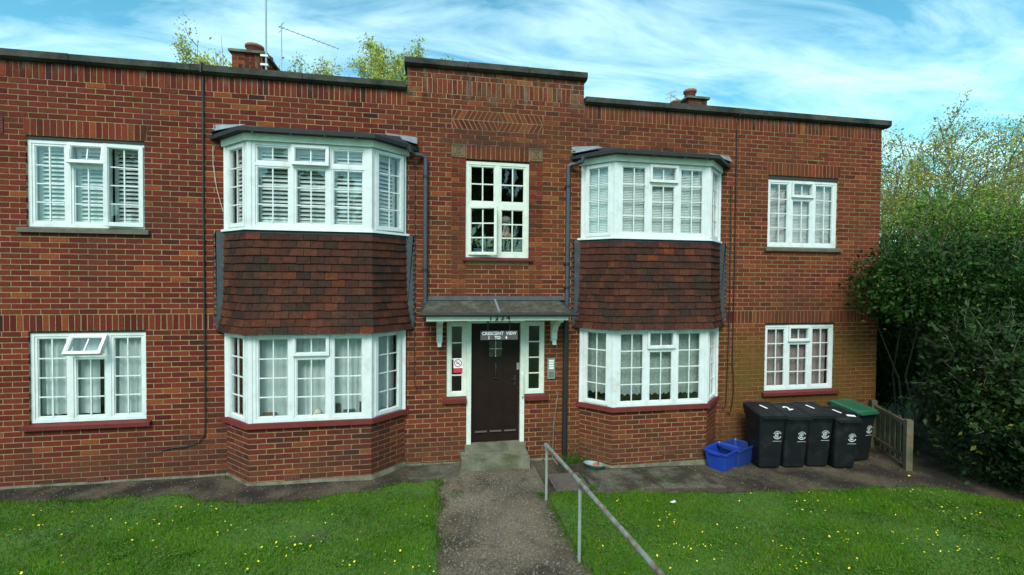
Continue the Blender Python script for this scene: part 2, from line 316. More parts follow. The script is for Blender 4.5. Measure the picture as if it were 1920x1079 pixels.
def reg_right(r, n):
    x = r.uniform(7.0, 15.5, n); y = r.uniform(-4.2, -1.1, n); e = np.array([ren(a) for a in x]); k = (y < e+.02+r.normal(0, .015, n)) & (x > 7.07+.03*np.sin(y*8)+r.normal(0, .03, n)); return x[k], y[k]
tag(blades('grass', 150000, reg_left, 1), 'short green grass between the gravel path and the bay with ornaments', 'grass')
tag(blades('grass', 150000, reg_right, 2), 'short green grass between the handrail and the leafy hedge', 'grass')
def tufts(name, spots, label, seed):
    r = np.random.default_rng(seed); V = []; C = []
    for (x, y, rad, hh, k) in spots:
        for _ in range(k):
            a, q = r.uniform(0, 6.28), rad*math.sqrt(r.uniform()); px, py = x+q*math.cos(a), y+q*math.sin(a); h = hh*r.uniform(.5, 1.1); b = r.uniform(0, 6.28); w = .006; l = r.uniform(.1, .8); z = g(px)+.004
            V.append([(px-w*math.cos(b), py-w*math.sin(b), z), (px+w*math.cos(b), py+w*math.sin(b), z), (px+math.sin(b)*h*l, py+math.cos(b)*h*l, z+h)]); C.append(np.array([.06, .13, .02])*r.uniform(.6, 1.4))
    o = np_mesh(name, np.array(V), 3, np.array(C), GRASS); o['kind'] = 'stuff'; tag(o, label, 'weeds')
tufts('weeds', [(7.75, -.12, .16, .16, 160), (7.95, -.1, .12, .1, 80), (6.98, -1.25, .07, .07, 60), (7.78, -1.1, .09, .06, 70), (9.0, -.95, .12, .05, 60), (5.85, -1.05, .12, .04, 70), (7.72, -.75, .05, .06, 40), (2.7, -.1, .08, .05, 20)]+[(PXL(y)+.02*math.sin(y*31), y, .05, .05, 16) for y in fr(-3.4, -.7, 34)]+[(7.06+.03*math.sin(y*17), y, .05, .055, 16) for y in fr(-3.4, -1.25, 26)]+[(x, le(x)+.03*math.sin(x*37), .05, .05, 14) for x in fr(-1, 5.6, 60)]+[(x, ren(x)+.03*math.sin(x*37), .05, .05, 14) for x in fr(7.1, 13.6, 60)]+[(x, -.03, .03, .03, 5) for x in (-.3, .4, 1.2, 1.9, 5.4, 5.7, 7.3, 10.6, 11.2, 13.3)], 'small green weeds sprouting along paving cracks and the wall foot', 3)
def clover(name, seed, xr, ok, n, label):
    r = np.random.default_rng(seed); cs = [(r.uniform(*xr), r.uniform(-3.4, -.8), r.uniform(.05, .28)) for _ in range(70)]; P = []
    while len(P) < n:
        c = cs[r.integers(len(cs))]; x, y = c[0]+r.normal(0, c[2]), c[1]+r.normal(0, c[2]*.6)
        if ok(x, y): P.append((x, y, g(x)+.012+r.uniform(.012, .038)))
    P = np.array(P); m = len(P); a = r.uniform(0, 6.283, m); s_ = r.uniform(.006, .017, m); t = r.normal(0, .3, (m, 2))
    D = np.stack([np.cos(a), np.sin(a), t[:, 0]], 1)*s_[:, None]; E2 = np.stack([-np.sin(a), np.cos(a), t[:, 1]], 1)*(s_*.55)[:, None]
    o = np_mesh(name, np.stack([P-D, P+E2, P+D, P-E2], 1), 4, np.array([.075, .17, .02])*r.uniform(.6, 1.5, (m, 1)), GRASS); o['kind'] = 'stuff'; tag(o, label, 'weeds')
clover('clover', 13, (-1.5, 5.5), lambda x, y: x < 5.5 and y < le(x)-.05, 7000, 'broad-leaved clover and daisy leaves among the grass before the ornament bay')
clover('clover', 14, (7.2, 14), lambda x, y: x > 7.2 and y < ren(x)-.05, 8000, 'broad-leaved clover and daisy leaves among the grass beyond the handrail')
def specks(name, n, xr, yf, mat, size, label, cat, seed):
    r = np.random.default_rng(seed); mb = MB(); i = 0
    while i < n:
        x = r.uniform(*xr); a, b = yf(x); y = r.uniform(a, b); s = size*r.uniform(.4, 1.3)
        z = g(x)+.003; k = r.uniform(0, 6.28); c = [(x+s*math.cos(k+t)*r.uniform(.6, 1.1), y+s*math.sin(k+t)*r.uniform(.6, 1.1)) for t in (0, 1.3, 2.5, 3.8, 5.1)]
        v = r.uniform(.5, 1.3); mb.prism(c, z-.004, z+s*.5, col=(.15*v, .128*v, .10*v)); i += 1
    o = mb.build(name, mat); o['kind'] = 'stuff'; tag(o, label, cat)
PEB = pmat('pebble', (0, 0, 0), .9, .2, 30, attr=True)
specks('gravel', 2400, (5.62, 7.05), lambda x: (-3.4, -.35), PEB, .011, 'loose pale gravel scattered on the path to the door', 'gravel', 5)
specks('gravel', 600, (7.1, 13.3), lambda x: (ren(x), -.35 if 8 < x < 10.4 else -.05), PEB, .008, 'loose gravel bits on the paving near bins', 'gravel', 6)
specks('gravel', 400, (-.6, 5.6), lambda x: (le(x), -.42 if 2.6 < x < 5.2 else -.05), PEB, .007, 'loose gravel bits on dark paving under the ornament bay', 'gravel', 8)
def flowers():
    r = np.random.default_rng(11); mb = MB(); st = MB(); k = 0; cl = [(r.uniform(-1, 13), r.uniform(-3.2, -1)) for _ in range(46)]
    while k < 620:
        if r.uniform() < .6: c = cl[r.integers(len(cl))]; x, y = c[0]+r.normal(0, .18), c[1]+r.normal(0, .12)
        else: x, y = r.uniform(-1, 14), r.uniform(-3.3, -.8)
        if (x < 5.55 and y < le(x)-.08) or (x > 7.2 and y < ren(x)-.08):
            z = g(x)+r.uniform(.035, .065); s = r.uniform(.006, .012); t = (r.normal(0, .4), r.normal(-.2, .4))
            ring = [(x+s*math.cos(q*math.pi/4)*(1 if q % 2 else .75), y+s*math.sin(q*math.pi/4)*(1 if q % 2 else .75), z+s*(math.cos(q*math.pi/4)*t[0]+math.sin(q*math.pi/4)*t[1])+.003) for q in range(8)]
            mb.add([(x, y, z)]+ring, [(0, 1+q, 1+(q+1) % 8) for q in range(8)]); k += 1
    o = mb.build('flowers', YELLOW); o['kind'] = 'stuff'; tag(o, 'tiny yellow buttercup flowers dotted over both lawns', 'flowers')
flowers()
for i, (x, y, lab) in enumerate([(11.9, -2.2, 'brown fallen leaf on the lawn in front of the bins'), (9.86, -.98, 'brown fallen leaf beside the bright blue box'), (12.9, -1.3, 'yellow fallen leaf on the paving in front of the green-lidded bin')]):
    a = random.uniform(0, 6); mb = MB(); z = g(x)+(.05 if i == 0 else .006); mb.add([(x+.045*math.cos(a), y+.045*math.sin(a), z+.012), (x-.02*math.sin(a), y+.02*math.cos(a), z+.006), (x-.04*math.cos(a), y-.04*math.sin(a), z+.01), (x+.02*math.sin(a), y-.02*math.cos(a), z), (x, y, z-.002)], [(0, 1, 4), (1, 2, 4), (2, 3, 4), (3, 0, 4)])
    tag(recenter(mb.build('fallen_leaf', BROWN if i < 2 else YELLOW)), lab, 'leaf', 'fallen leaves')
mb = MB(); mb.add([(8.64, -1.72, g(8.6)+.055), (8.70, -1.71, g(8.6)+.06), (8.70, -1.67, g(8.6)+.07), (8.63, -1.67, g(8.6)+.05), (8.67, -1.70, g(8.6)+.075)], [(0, 1, 4), (1, 2, 4), (2, 3, 4), (3, 0, 4)])
tag(recenter(mb.build('paper_scrap', CREAM)), 'white scrap of paper lying in the grass', 'litter')

# ------------------------------------------------------------------ the building
BX0, BX1, BY1 = -.62, 13.72, 9.0
B = empty('apartment_building', (6.55, 0, 0), 'two-storey red brick block of flats with two white bay windows and tile-hung skirts', 'building', world=True)
BAYS = [[(2.63, 0), (3.06, -.41), (4.68, -.41), (5.12, 0)], [(7.94, 0), (8.34, -.41), (9.97, -.41), (10.41, 0)]]
OPEN = [(.19, 1.595, 3.45, 4.725), (.19, 1.595, .80, 2.1), (11.37, 12.805, 3.42, 4.725), (11.365, 12.795, .84, 2.1), (6.04, 7.065, 3.15, 4.725),
        (5.765, 7.335, .985, 2.19), (6.08, 7.0, .2, .985), (2.72, 5.03, .85, 2.06), (2.72, 5.03, 3.53, 4.72), (8.03, 10.32, .85, 2.06), (8.03, 10.32, 3.53, 4.72)]
def wall_core():
    mb = MB()
    def cells(x0, x1, z0, z1):
        xs = sorted({x0, x1, *[v for o in OPEN for v in o[:2] if x0 < v < x1]}); zs = sorted({z0, z1, *[v for o in OPEN for v in o[2:] if z0 < v < z1]})
        for j in range(len(zs)-1):
            run = None
            for i in range(len(xs)-1):
                cx, cz = (xs[i]+xs[i+1])/2, (zs[j]+zs[j+1])/2; hole = any(o[0] < cx < o[1] and o[2] < cz < o[3] for o in OPEN)
                if hole:
                    if run is not None: mb.box(run, xs[i], .0035, .26, zs[j], zs[j+1]); run = None
                elif run is None: run = xs[i]
            if run is not None: mb.box(run, xs[-1], .0035, .26, zs[j], zs[j+1])
    cells(BX0+.004, BX1-.004, -.5, 5.70); mb.box(5.15, 7.95, .0035, .26, 5.70, 6.075)
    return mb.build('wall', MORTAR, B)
WALL = wall_core()
mb = MB(); mb.box(BX0, BX0+.25, .262, BY1, -.5, 5.7); mb.box(BX1-.25, BX1, .262, BY1, -.5, 5.7); mb.box(BX0+.25, BX1-.25, BY1-.25, BY1, -.5, 5.7); mb.build('side_wall', SIDEBRICK, B)
mb = MB(); mb.box(BX0+.25, BX1-.25, .262, BY1-.25, 5.40, 5.52); mb.build('flat_roof', FELT, B)
mb = MB(); mb.box(BX0+.25, BX1-.25, .262, BY1-.25, -.4, 0.1); mb.box(BX0+.25, 5.55, .262, BY1-.25, 2.55, 2.80); mb.box(7.5, BX1-.25, .262, BY1-.25, 2.55, 2.80); mb.box(5.55, 7.5, .262, 2.2, 2.22, 2.36)
mb.box(BX0+.25, BX1-.25, 4.2, 4.3, .1, 5.4); mb.box(5.45, 5.55, .262, 4.2, .1, 5.4); mb.box(7.5, 7.6, .262, 4.2, .1, 5.4); mb.box(2.0, 2.1, .262, 4.2, .1, 5.4); mb.box(11, 11.1, .262, 4.2, .1, 5.4); mb.build('interior_wall', ROOM, B)

PAL = [((.235, .058, .036), 30), ((.200, .047, .032), 26), ((.165, .042, .032), 18), ((.275, .074, .040), 11), ((.135, .038, .032), 7), ((.34, .115, .045), 5), ((.10, .038, .034), 4), ((.40, .15, .05), .7), ((.07, .035, .035), .6)]
PC = [(p[0][0]*.60, p[0][1]*.44, p[0][2]*.42) for p in PAL]; PW = np.array([p[1] for p in PAL], float); PW /= PW.sum()
def bcol():
    c = PC[rng.choice(len(PC), p=PW)]; v = rng.uniform(.84, 1.12); return (c[0]*v, c[1]*v*rng.uniform(.93, 1.07), c[2]*v)
bricks = []      # (x0,x1,z0,z1)
EXC = [(.19, 1.595, 3.42, 4.725), (.165, 1.625, 4.725, 4.95), (.19, 1.595, .76, 2.1), (11.37, 12.805, 3.40, 4.725), (11.345, 12.85, 4.725, 4.95), (11.365, 12.795, .80, 2.1), (5.8185, 7.281, 4.725, 4.95), (6.045, 7.056, 3.11, 4.725), (5.8185, 7.281, 5.175, 5.475),
       (5.8185, 6.045, 2.4, 4.725), (7.056, 7.281, 2.4, 4.725), (5.76, 7.34, .975, 2.24), (6.07, 7.01, -.3, .98), (2.628, 5.122, -.5, 4.86), (7.938, 10.412, -.5, 4.86), (BX0, 2.46, 2.1, 2.325), (10.58, BX1, 2.1, 2.325), (5.37, 7.731, 5.70, 5.925)]
def lay(k, x0, x1):
    z0 = k*.075; spans = [(x0, x1)]
    for (a, b, c, d) in EXC:
        if c < z0+.037 < d:
            ns = []
            for (p, q) in spans:
                if b <= p or a >= q: ns.append((p, q)); continue
                if a-p > .02: ns.append((p, a))
                if q-b > .02: ns.append((b, q))
            spans = ns
    for (p, q) in spans:
        off = (.1125 if k % 2 else 0); i = math.floor((p-off)/.225)-1; ed = [p]
        while True:
            e = off+i*.225; i += 1
            if e <= p+.045: continue
            if e >= q-.045: break
            ed.append(e)
        ed.append(q)
        for a, b in zip(ed[:-1], ed[1:]): bricks.append((a+.0062 if a > p else a, b-.0062 if b < q else b, z0+.0062, z0+.0688))
for k in range(-5, 73): lay(k, BX0, BX1)
for k in range(73, 76): lay(k, 5.145, 5.145+.225); lay(k, 7.731, 7.956); lay(k, 5.37, 7.731)
for k in range(76, 81): lay(k, 5.145, 7.956)
def soldiers(x0, x1, z0, z1):
    n = round((x1-x0)/.075); p = (x1-x0)/n
    for i in range(n): bricks.append((x0+i*p+.0058, x0+(i+1)*p-.0058, z0+.005, z1-.006))
soldiers(.165, 1.625, 4.725, 4.95); soldiers(11.345, 12.85, 4.725, 4.95); soldiers(6.05, 7.05, 4.725, 4.95); soldiers(BX0, 2.46, 2.1, 2.325); soldiers(10.58, BX1, 2.1, 2.325)
soldiers(BX0, 5.145, 5.475, 5.70); soldiers(7.956, BX1, 5.475, 5.70); soldiers(5.375, 7.726, 5.70, 5.925)
full = sorted([b for b in bricks if b[1]-b[0] > .205 and b[1]-b[0] < .2145 and b[0] > -.12 and b[2] > .02], key=lambda b: depth(((b[0]+b[1])/2, 0, (b[2]+b[3])/2)))[:300]
fs = set(full); vari = []
for i in range(24):
    mb = MB(); mb.box(-.1063, .1063, 0, .05, -.0313, .0313, bcol()); vari.append(mb.mesh('brick', BRICK))
for i, b in enumerate(full):
    o = bpy.data.objects.new('brick', vari[(i*7+int(rng.integers(24))) % 24]); o.location = ((b[0]+b[1])/2, -abs(rng.normal(0, .0013)), (b[2]+b[3])/2); o.rotation_euler = (rng.normal(0, .006), rng.normal(0, .004), rng.normal(0, .004)); link(o, WALL)
    o.matrix_parent_inverse = Matrix.Translation(-Vector(B['world_parts']))@Matrix.Translation(Vector(B['world_parts']))
mb = MB()
def jbrick(mb, a, b, c, d, y=0, col=None, back=.05):
    j = lambda s=.0016: rng.normal(0, s)
    y += abs(j(.0012))*-1; t = j(.0005); col = col or bcol()
    mb.add([(a+j(.001), y+t, c+j(.001)), (b+j(.001), y-t, c+j(.001)), (b, back, c), (a, back, c), (a+j(.001), y-t, d+j(.001)), (b+j(.001), y+t, d+j(.001)), (b, back, d), (a, back, d)], [(0, 1, 5, 4), (1, 2, 6, 5), (2, 3, 7, 6), (3, 0, 4, 7), (4, 5, 6, 7), (3, 2, 1, 0)], col)
for b in bricks:
    if b not in fs: jbrick(mb, *b)
for (x0, x1) in ((5.8185, 6.045), (7.056, 7.281)):      # stacked strips beside the stair window, a touch proud
    for k in range(32, 63):
        z = k*.075
        if k % 2: jbrick(mb, x0+.004, x1-.004, z+.0062, z+.0688, -.004)
        else: jbrick(mb, x0+.004, (x0+x1)/2-.004, z+.0062, z+.0688, -.004); jbrick(mb, (x0+x1)/2+.004, x1-.004, z+.0062, z+.0688, -.004)
x0, x1, zc, hh = 5.8185, 7.281, 5.325, .145; mid = (x0+x1)/2; p = .079; sh = .072      # herringbone panel
for up_ in (1, -1):
    for side in (-1, 1):
        for i in range(-1, 11):
            a = i*p; q = []
            for (s, t) in ((a+.004, 0), (a+p-.005, 0), (a+p-.005+sh, 1), (a+.004+sh, 1)):
                s2 = s - sh if False else s
                q.append((s2, t))
            # outer end (t=1) leans towards the middle
            pts = []
            for s, t in ((a+.007, 0), (a+p-.007, 0), (a+p-.007-sh, 1), (a+.007-sh, 1)):
                s = min(max(s, 0), (x1-x0)/2-.004); pts.append((mid+side*s, zc+up_*(.008+t*(hh-.011))))
            ar = abs(sum(pts[k][0]*pts[(k+1) % 4][1]-pts[(k+1) % 4][0]*pts[k][1] for k in range(4)))/2
            if ar < .0006: continue
            if sum(pts[k][0]*pts[(k+1) % 4][1]-pts[(k+1) % 4][0]*pts[k][1] for k in range(4)) < 0: pts = pts[::-1]
            mb.add([(u, -.001, w) for u, w in pts]+[(u, .05, w) for u, w in pts], [(0, 1, 2, 3), (1, 0, 4, 5), (2, 1, 5, 6), (3, 2, 6, 7), (0, 3, 7, 4)], bcol())
# bay plinth bricks
for bay in BAYS:
    for f in range(3):
        A, C_ = Vector((*bay[f], 0)), Vector((*bay[f+1], 0)); d = (C_-A); Ln = d.length; d.normalize(); n = Vector((d.y, -d.x, 0))
        if n.y > 0: n = -n
        for k in range(-5, 10):
            z = k*.075+.03; st = .1125 if (k+f) % 2 else 0; e = [0]; q = .225-st if st else .225
            while q < Ln-.05: e.append(q); q += .225
            e.append(Ln)
            for a, b in zip(e[:-1], e[1:]):
                a2, b2 = a+(.0062 if a > 0 else -.003), b-(.0062 if b < Ln else -.003); col = bcol(); jj = rng.normal(0, .0015)
                P = [A+d*a2+n*(.006+jj), A+d*b2+n*(.006-jj), A+d*b2-n*.04, A+d*a2-n*.04]; mb.hexa([(v.x, v.y, z+.0062) for v in P], [(v.x, v.y, z+.0688) for v in P], col)
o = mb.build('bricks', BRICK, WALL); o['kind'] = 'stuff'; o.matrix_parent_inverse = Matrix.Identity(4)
for bay in BAYS:
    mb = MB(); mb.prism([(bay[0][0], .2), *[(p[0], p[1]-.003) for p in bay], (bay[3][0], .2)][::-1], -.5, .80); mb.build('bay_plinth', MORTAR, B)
    mb = MB(); gz = g(bay[1][0]); off = lambda o: [(bay[0][0]-o*1.4, .0), (bay[1][0]-o*.42, bay[1][1]-o), (bay[2][0]+o*.42, bay[2][1]-o), (bay[3][0]+o*1.4, 0)]
    lo, hi = off(.055), off(.014)
    for i in range(3): mb.hexa([(*lo[i], gz-.1), (*lo[i+1], gz-.1), (hi[i+1][0], hi[i+1][1]+.05, gz-.1), (hi[i][0], hi[i][1]+.05, gz-.1)], [(*hi[i], gz+.03), (*hi[i+1], gz+.03), (hi[i+1][0], hi[i+1][1]+.05, gz+.03), (hi[i][0], hi[i][1]+.05, gz+.03)])
    mb.build('cement_fillet', CONC, B)
for a, b in ((BX0, 2.6), (5.16, 6.0), (7.02, 7.92), (10.44, BX1)): mb = MB(); mb.hexa([(a, -.05, g(a)-.1), (b, -.05, g(b)-.1), (b, .02, g(b)-.1), (a, .02, g(a)-.1)], [(a, -.012, g(a)+.028), (b, -.012, g(b)+.022), (b, .02, g(b)+.022), (a, .02, g(a)+.028)]); mb.build('cement_fillet', CONC, B)
# greek-key blocks beside the lintel
for x0 in (5.8185, 7.056):
    mb = MB(); mb.box(x0+.004, x0+.221, -.012, .05, 4.729, 4.946)
    blk = mb.build('greek_key_block', STONEKEY, B); mb = MB(); cx, cz = x0+.1125, 4.8375
    for s in (.095, .072, .049, .026):
        w = .0075
        for k, (a, b, c, d) in enumerate(((-s, s, s-w, s), (-s, s, -s, -s+w), (-s, -s+w, -s, s), (s-w, s, -s, s))):
            if k == int(s*1000) % 4: b = a+(b-a)*.75
            mb.box(cx+a, cx+b, -.0175, -.0125, cz+c, cz+d)
    o = mb.build('key_ridge', MORTAR, blk); o.matrix_parent_inverse = Matrix.Identity(4)
# copings: each stone its own part
def coping(x0, x1, zt, n, y0=-.075, oh=0):
    st = (x1-x0)/n
    for i in range(n):
        mb = MB(); a, b = x0+i*st+.004, x0+(i+1)*st-.004; j = rng.normal(0, .004)
        mb.add([(a, y0+.045, zt-.03), (b, y0+.045, zt-.03), (b, .33, zt-.03), (a, .33, zt-.03), (a, y0, zt), (b, y0, zt), (b, .33, zt), (a, .33, zt), (a, y0, zt+.085+j), (b, y0, zt+.085+j), (b, .33, zt+.10+j), (a, .33, zt+.10+j)],
               [(0, 1, 5, 4), (1, 2, 6, 5), (2, 3, 7, 6), (3, 0, 4, 7), (4, 5, 9, 8), (5, 6, 10, 9), (6, 7, 11, 10), (7, 4, 8, 11), (8, 9, 10, 11), (3, 2, 1, 0)]); mb.build('coping_stone', COPING, B)
coping(BX0-.1, 5.14, 5.725, 4); coping(7.962, BX1+.13, 5.725, 4); coping(5.105, 7.995, 6.10, 3)
# air bricks
for (x, z, bay) in ((.97, .035, 0), (3.62, .07, 1), (9.3, .07, 2), (-.13, 4.84, 0)):
    y = -.014 if not bay else -.428
    w, h = (.105, .035) if z < 4 else (.075, .11)
    mb = MB(); mb.box(x-w, x+w, y, y+.03, z-h, z+h, (.20, .06, .045))
    for i in range(7):
        for j in range(2 if z < 4 else 6): a = x-w+.018+i*(2*w-.036)/6; c = z-h+.02+j*(2*h-.04)/(1 if z < 4 else 5); mb.box(a-.006, a+.006, y-.002, y, c-.009, c+.009, (.015, .012, .012))
    mb.build('air_brick', BRICK, B)

# ------------------------------------------------------------------ windows
def xf(o, ang): return Matrix.Translation(Vector(o))@Matrix.Rotation(ang, 4, 'Z')
def light(win, M, x0, x1, z0, z1, cols, rows, fwid=.042, proud=.012, hinge=None, ang=0, bar=.016, mat=UPVC, sash=True):
    if hinge == 'top': M = M@Matrix.Translation((0, -.02, z1))@Matrix.Rotation(-ang, 4, 'X')@Matrix.Translation((0, .02, -z1))
    if hinge == 'right': M = M@Matrix.Translation((x1, -.02, 0))@Matrix.Rotation(ang, 4, 'Z')@Matrix.Translation((-x1, .02, 0))
    if hinge == 'left': M = M@Matrix.Translation((x0, -.02, 0))@Matrix.Rotation(-ang, 4, 'Z')@Matrix.Translation((-x0, .02, 0))
    I = Matrix.Identity(4)
    if sash:
        mb = MB(M); ya, yb = -proud, .035
        mb.box(x0, x0+fwid, ya, yb, z0, z1); mb.box(x1-fwid, x1, ya, yb, z0, z1); mb.box(x0+fwid, x1-fwid, ya+.001, yb, z0, z0+fwid); mb.box(x0+fwid, x1-fwid, ya+.001, yb, z1-fwid, z1)
        b = .010     # glazing bead, stepped back
        mb.box(x0+fwid, x0+fwid+b, ya+.010, yb, z0+fwid, z1-fwid); mb.box(x1-fwid-b, x1-fwid, ya+.010, yb, z0+fwid, z1-fwid); mb.box(x0+fwid+b, x1-fwid-b, ya+.011, yb, z0+fwid, z0+fwid+b); mb.box(x0+fwid+b, x1-fwid-b, ya+.011, yb, z1-fwid-b, z1-fwid)
        s = mb.build('sash', mat, win); s.matrix_parent_inverse = I
        x0, x1, z0, z1 = x0+fwid+b, x1-fwid-b, z0+fwid+b, z1-fwid-b
    mb = MB(M); cw, rh = (x1-x0)/cols, (z1-z0)/rows
    for i in range(1, cols): mb.box(x0+i*cw-bar/2, x0+i*cw+bar/2, .0045, .022, z0, z1)
    for j in range(1, rows): mb.box(x0, x1, .006, .0205, z0+j*rh-bar/2, z0+j*rh+bar/2)
    if cols > 1: s = mb.build('glazing_bars', mat, win); s.matrix_parent_inverse = I
    else:
        for j in range(1, rows): mb = MB(M); mb.box(x0, x1, .006, .0205, z0+j*rh-bar/2, z0+j*rh+bar/2); s = mb.build('glazing_bar', mat, win); s.matrix_parent_inverse = I
    for i in range(cols):
        for j in range(rows):
            mb = MB(M); e = .0015; t = rng.normal(0, .0009, 2)
            a, b, c, d = x0+i*cw+e, x0+(i+1)*cw-e, z0+j*rh+e, z0+(j+1)*rh-e
            mb.hexa([(a, .012+t[0], c), (b, .012-t[0], c), (b, .015-t[0], c), (a, .015+t[0], c)], [(a, .012+t[1], d), (b, .012-t[1], d), (b, .015-t[1], d), (a, .015+t[1], d)])
            s = mb.build('pane', GLASS, win); s.matrix_parent_inverse = I
def frame(M, w, z0, z1, mull, trans=(), fr_=.045, mat=UPVC, depth_=.07, name='window'):
    mb = MB(M); mb.box(0, fr_, -.004, depth_, z0, z1); mb.box(w-fr_, w, -.004, depth_, z0, z1); mb.box(fr_, w-fr_, -.003, depth_, z0, z0+fr_); mb.box(fr_, w-fr_, -.003, depth_, z1-fr_, z1)
    for (a, b) in mull: mb.box(a, b, -.0025, depth_, z0+fr_, z1-fr_)
    for (a, b, c, d) in trans: mb.box(a, b, -.0015, depth_, c, d)
    return mb.build(name, mat, B)
def shutter(win, M, x0, x1, z0, z1, tilt=.5, y=.10, mat=UPVC):
    mb = MB(M); s = .045
    mb.box(x0, x0+s, y, y+.025, z0, z1); mb.box(x1-s, x1, y, y+.025, z0, z1); mb.box(x0+s, x1-s, y, y+.025, z0, z0+.07); mb.box(x0+s, x1-s, y, y+.025, z1-.07, z1)
    z = z0+.07+.03; dy, dz = .03*math.cos(tilt), .03*math.sin(tilt)
    while z < z1-.09:
        mb.add([(x0+s, y+.012-dy, z-dz), (x1-s, y+.012-dy, z-dz), (x1-s, y+.012+dy, z+dz), (x0+s, y+.012+dy, z+dz), (x0+s, y+.012-dy, z-dz+.008), (x1-s, y+.012-dy, z-dz+.008), (x1-s, y+.012+dy, z+dz+.008), (x0+s, y+.012+dy, z+dz+.008)], [(0, 1, 5, 4), (1, 2, 6, 5), (2, 3, 7, 6), (3, 0, 4, 7), (4, 5, 6, 7), (3, 2, 1, 0)]); z += .058
    o = mb.build('shutter', mat, win); o.matrix_parent_inverse = Matrix.Identity(4)
def three(M, w, z0, z1, ven=.24, openvent=0, opencase=None, alltrans=False):
    F, m = .045, .05; a = (w-2*F-2*m)/3; xs = [F, F+a, F+a+m, F+2*a+m, F+2*a+2*m, w-F]; h = z1-z0; zt = z1-F-(h-2*F)*ven
    tr = [(xs[2], xs[3], zt-.022, zt+.022)]
    if alltrans: tr = [(xs[0], xs[1], zt-.022, zt+.022), (xs[2], xs[3], zt-.022, zt+.022), (xs[4], xs[5], zt-.022, zt+.022)]
    win = frame(M, w, z0, z1, [(xs[1], xs[2]), (xs[3], xs[4])], tr)
    light(win, M, xs[2]-.02, xs[3]+.02, zt+.006, z1-F+.02, 2, 1, .036, .030, 'top' if openvent else None, openvent)
    light(win, M, xs[2], xs[3], z0+F, zt-.022, 2, 3, .028, -.006)
    for k, (a_, b_) in enumerate(((xs[0], xs[1]), (xs[4], xs[5]))):
        if alltrans:
            light(win, M, a_, b_, zt+.022, z1-F, 2, 1, .022, -.006); light(win, M, a_, b_, z0+F, zt-.022, 2, 3, .022, -.006)
        elif opencase == k: light(win, M, a_-.02, b_+.02, z0+F-.02, z1-F+.02, 2, 4, .045, .026, 'right' if k else 'left', R(9))
        else: light(win, M, a_-(.0 if k else .0), b_, z0+F, z1-F, 2, 4, .030, -.004)
    return win, xs
def sill(x0, x1, z0, z1, y0, mat, name='window_sill', wall=.05):
    mb = MB(); mb.add([(x0, y0, z0), (x1, y0, z0), (x1, wall, z0), (x0, wall, z0), (x0, y0, z1-.025), (x1, y0, z1-.025), (x1, wall, z1), (x0, wall, z1)], [(0, 1, 5, 4), (1, 2, 6, 5), (2, 3, 7, 6), (3, 0, 4, 7), (4, 5, 6, 7), (3, 2, 1, 0)]); return mb.build(name, mat, B)
FLAT = [(.19, 1.595, 3.51, 4.675, dict(openvent=R(9), opencase=1)), (.19, 1.595, .845, 2.07, dict(openvent=R(32))), (11.37, 12.805, 3.46, 4.655, {}), (11.365, 12.795, .89, 2.065, {})]
WIN = []
for (a, b, c, d, k) in FLAT:
    M = xf((a, .035, 0), 0); WIN.append((*three(M, b-a, c, d, **k), M))
    mb = MB(); mb.box(a+.001, b-.001, .02, .25, d+.002, (4.726 if d > 3 else 2.101)); mb.build('lintel_strip', STRIP, B)
sill(.10, 1.66, 3.43, 3.51, -.045, SILLDARK); sill(.12, 1.66, .765, .842, -.06, SILLRED); sill(11.31, 12.88, 3.385, 3.46, -.045, SILLDARK); sill(11.31, 12.87, .81, .888, -.06, SILLRED)
for w, xs, M in WIN[:1]:
    for k in range(3): shutter(w, M, xs[2*k]+.01, xs[2*k+1]-.01, 3.56, 4.63, .75)
# stair window (timber)
M = xf((6.049, .035, 0), 0); w = 1.01
win = frame(M, w, 3.19, 4.695, [(.48, .53)], [(.05, .48, 3.985, 4.045), (.53, .96, 3.985, 4.045)], .05, CREAM)
light(win, M, .05, .48, 4.045, 4.645, 2, 2, .028, -.004, mat=CREAM, bar=.02); light(win, M, .53, .96, 4.045, 4.645, 2, 2, .028, -.004, mat=CREAM, bar=.02)
light(win, M, .04, .49, 3.23, 3.995, 2, 3, .035, .022, 'left', R(14), .02, CREAM); light(win, M, .53, .96, 3.24, 3.985, 2, 3, .035, .004, mat=CREAM, bar=.02)
sill(6.0, 7.12, 3.135, 3.188, -.06, SILLRED)
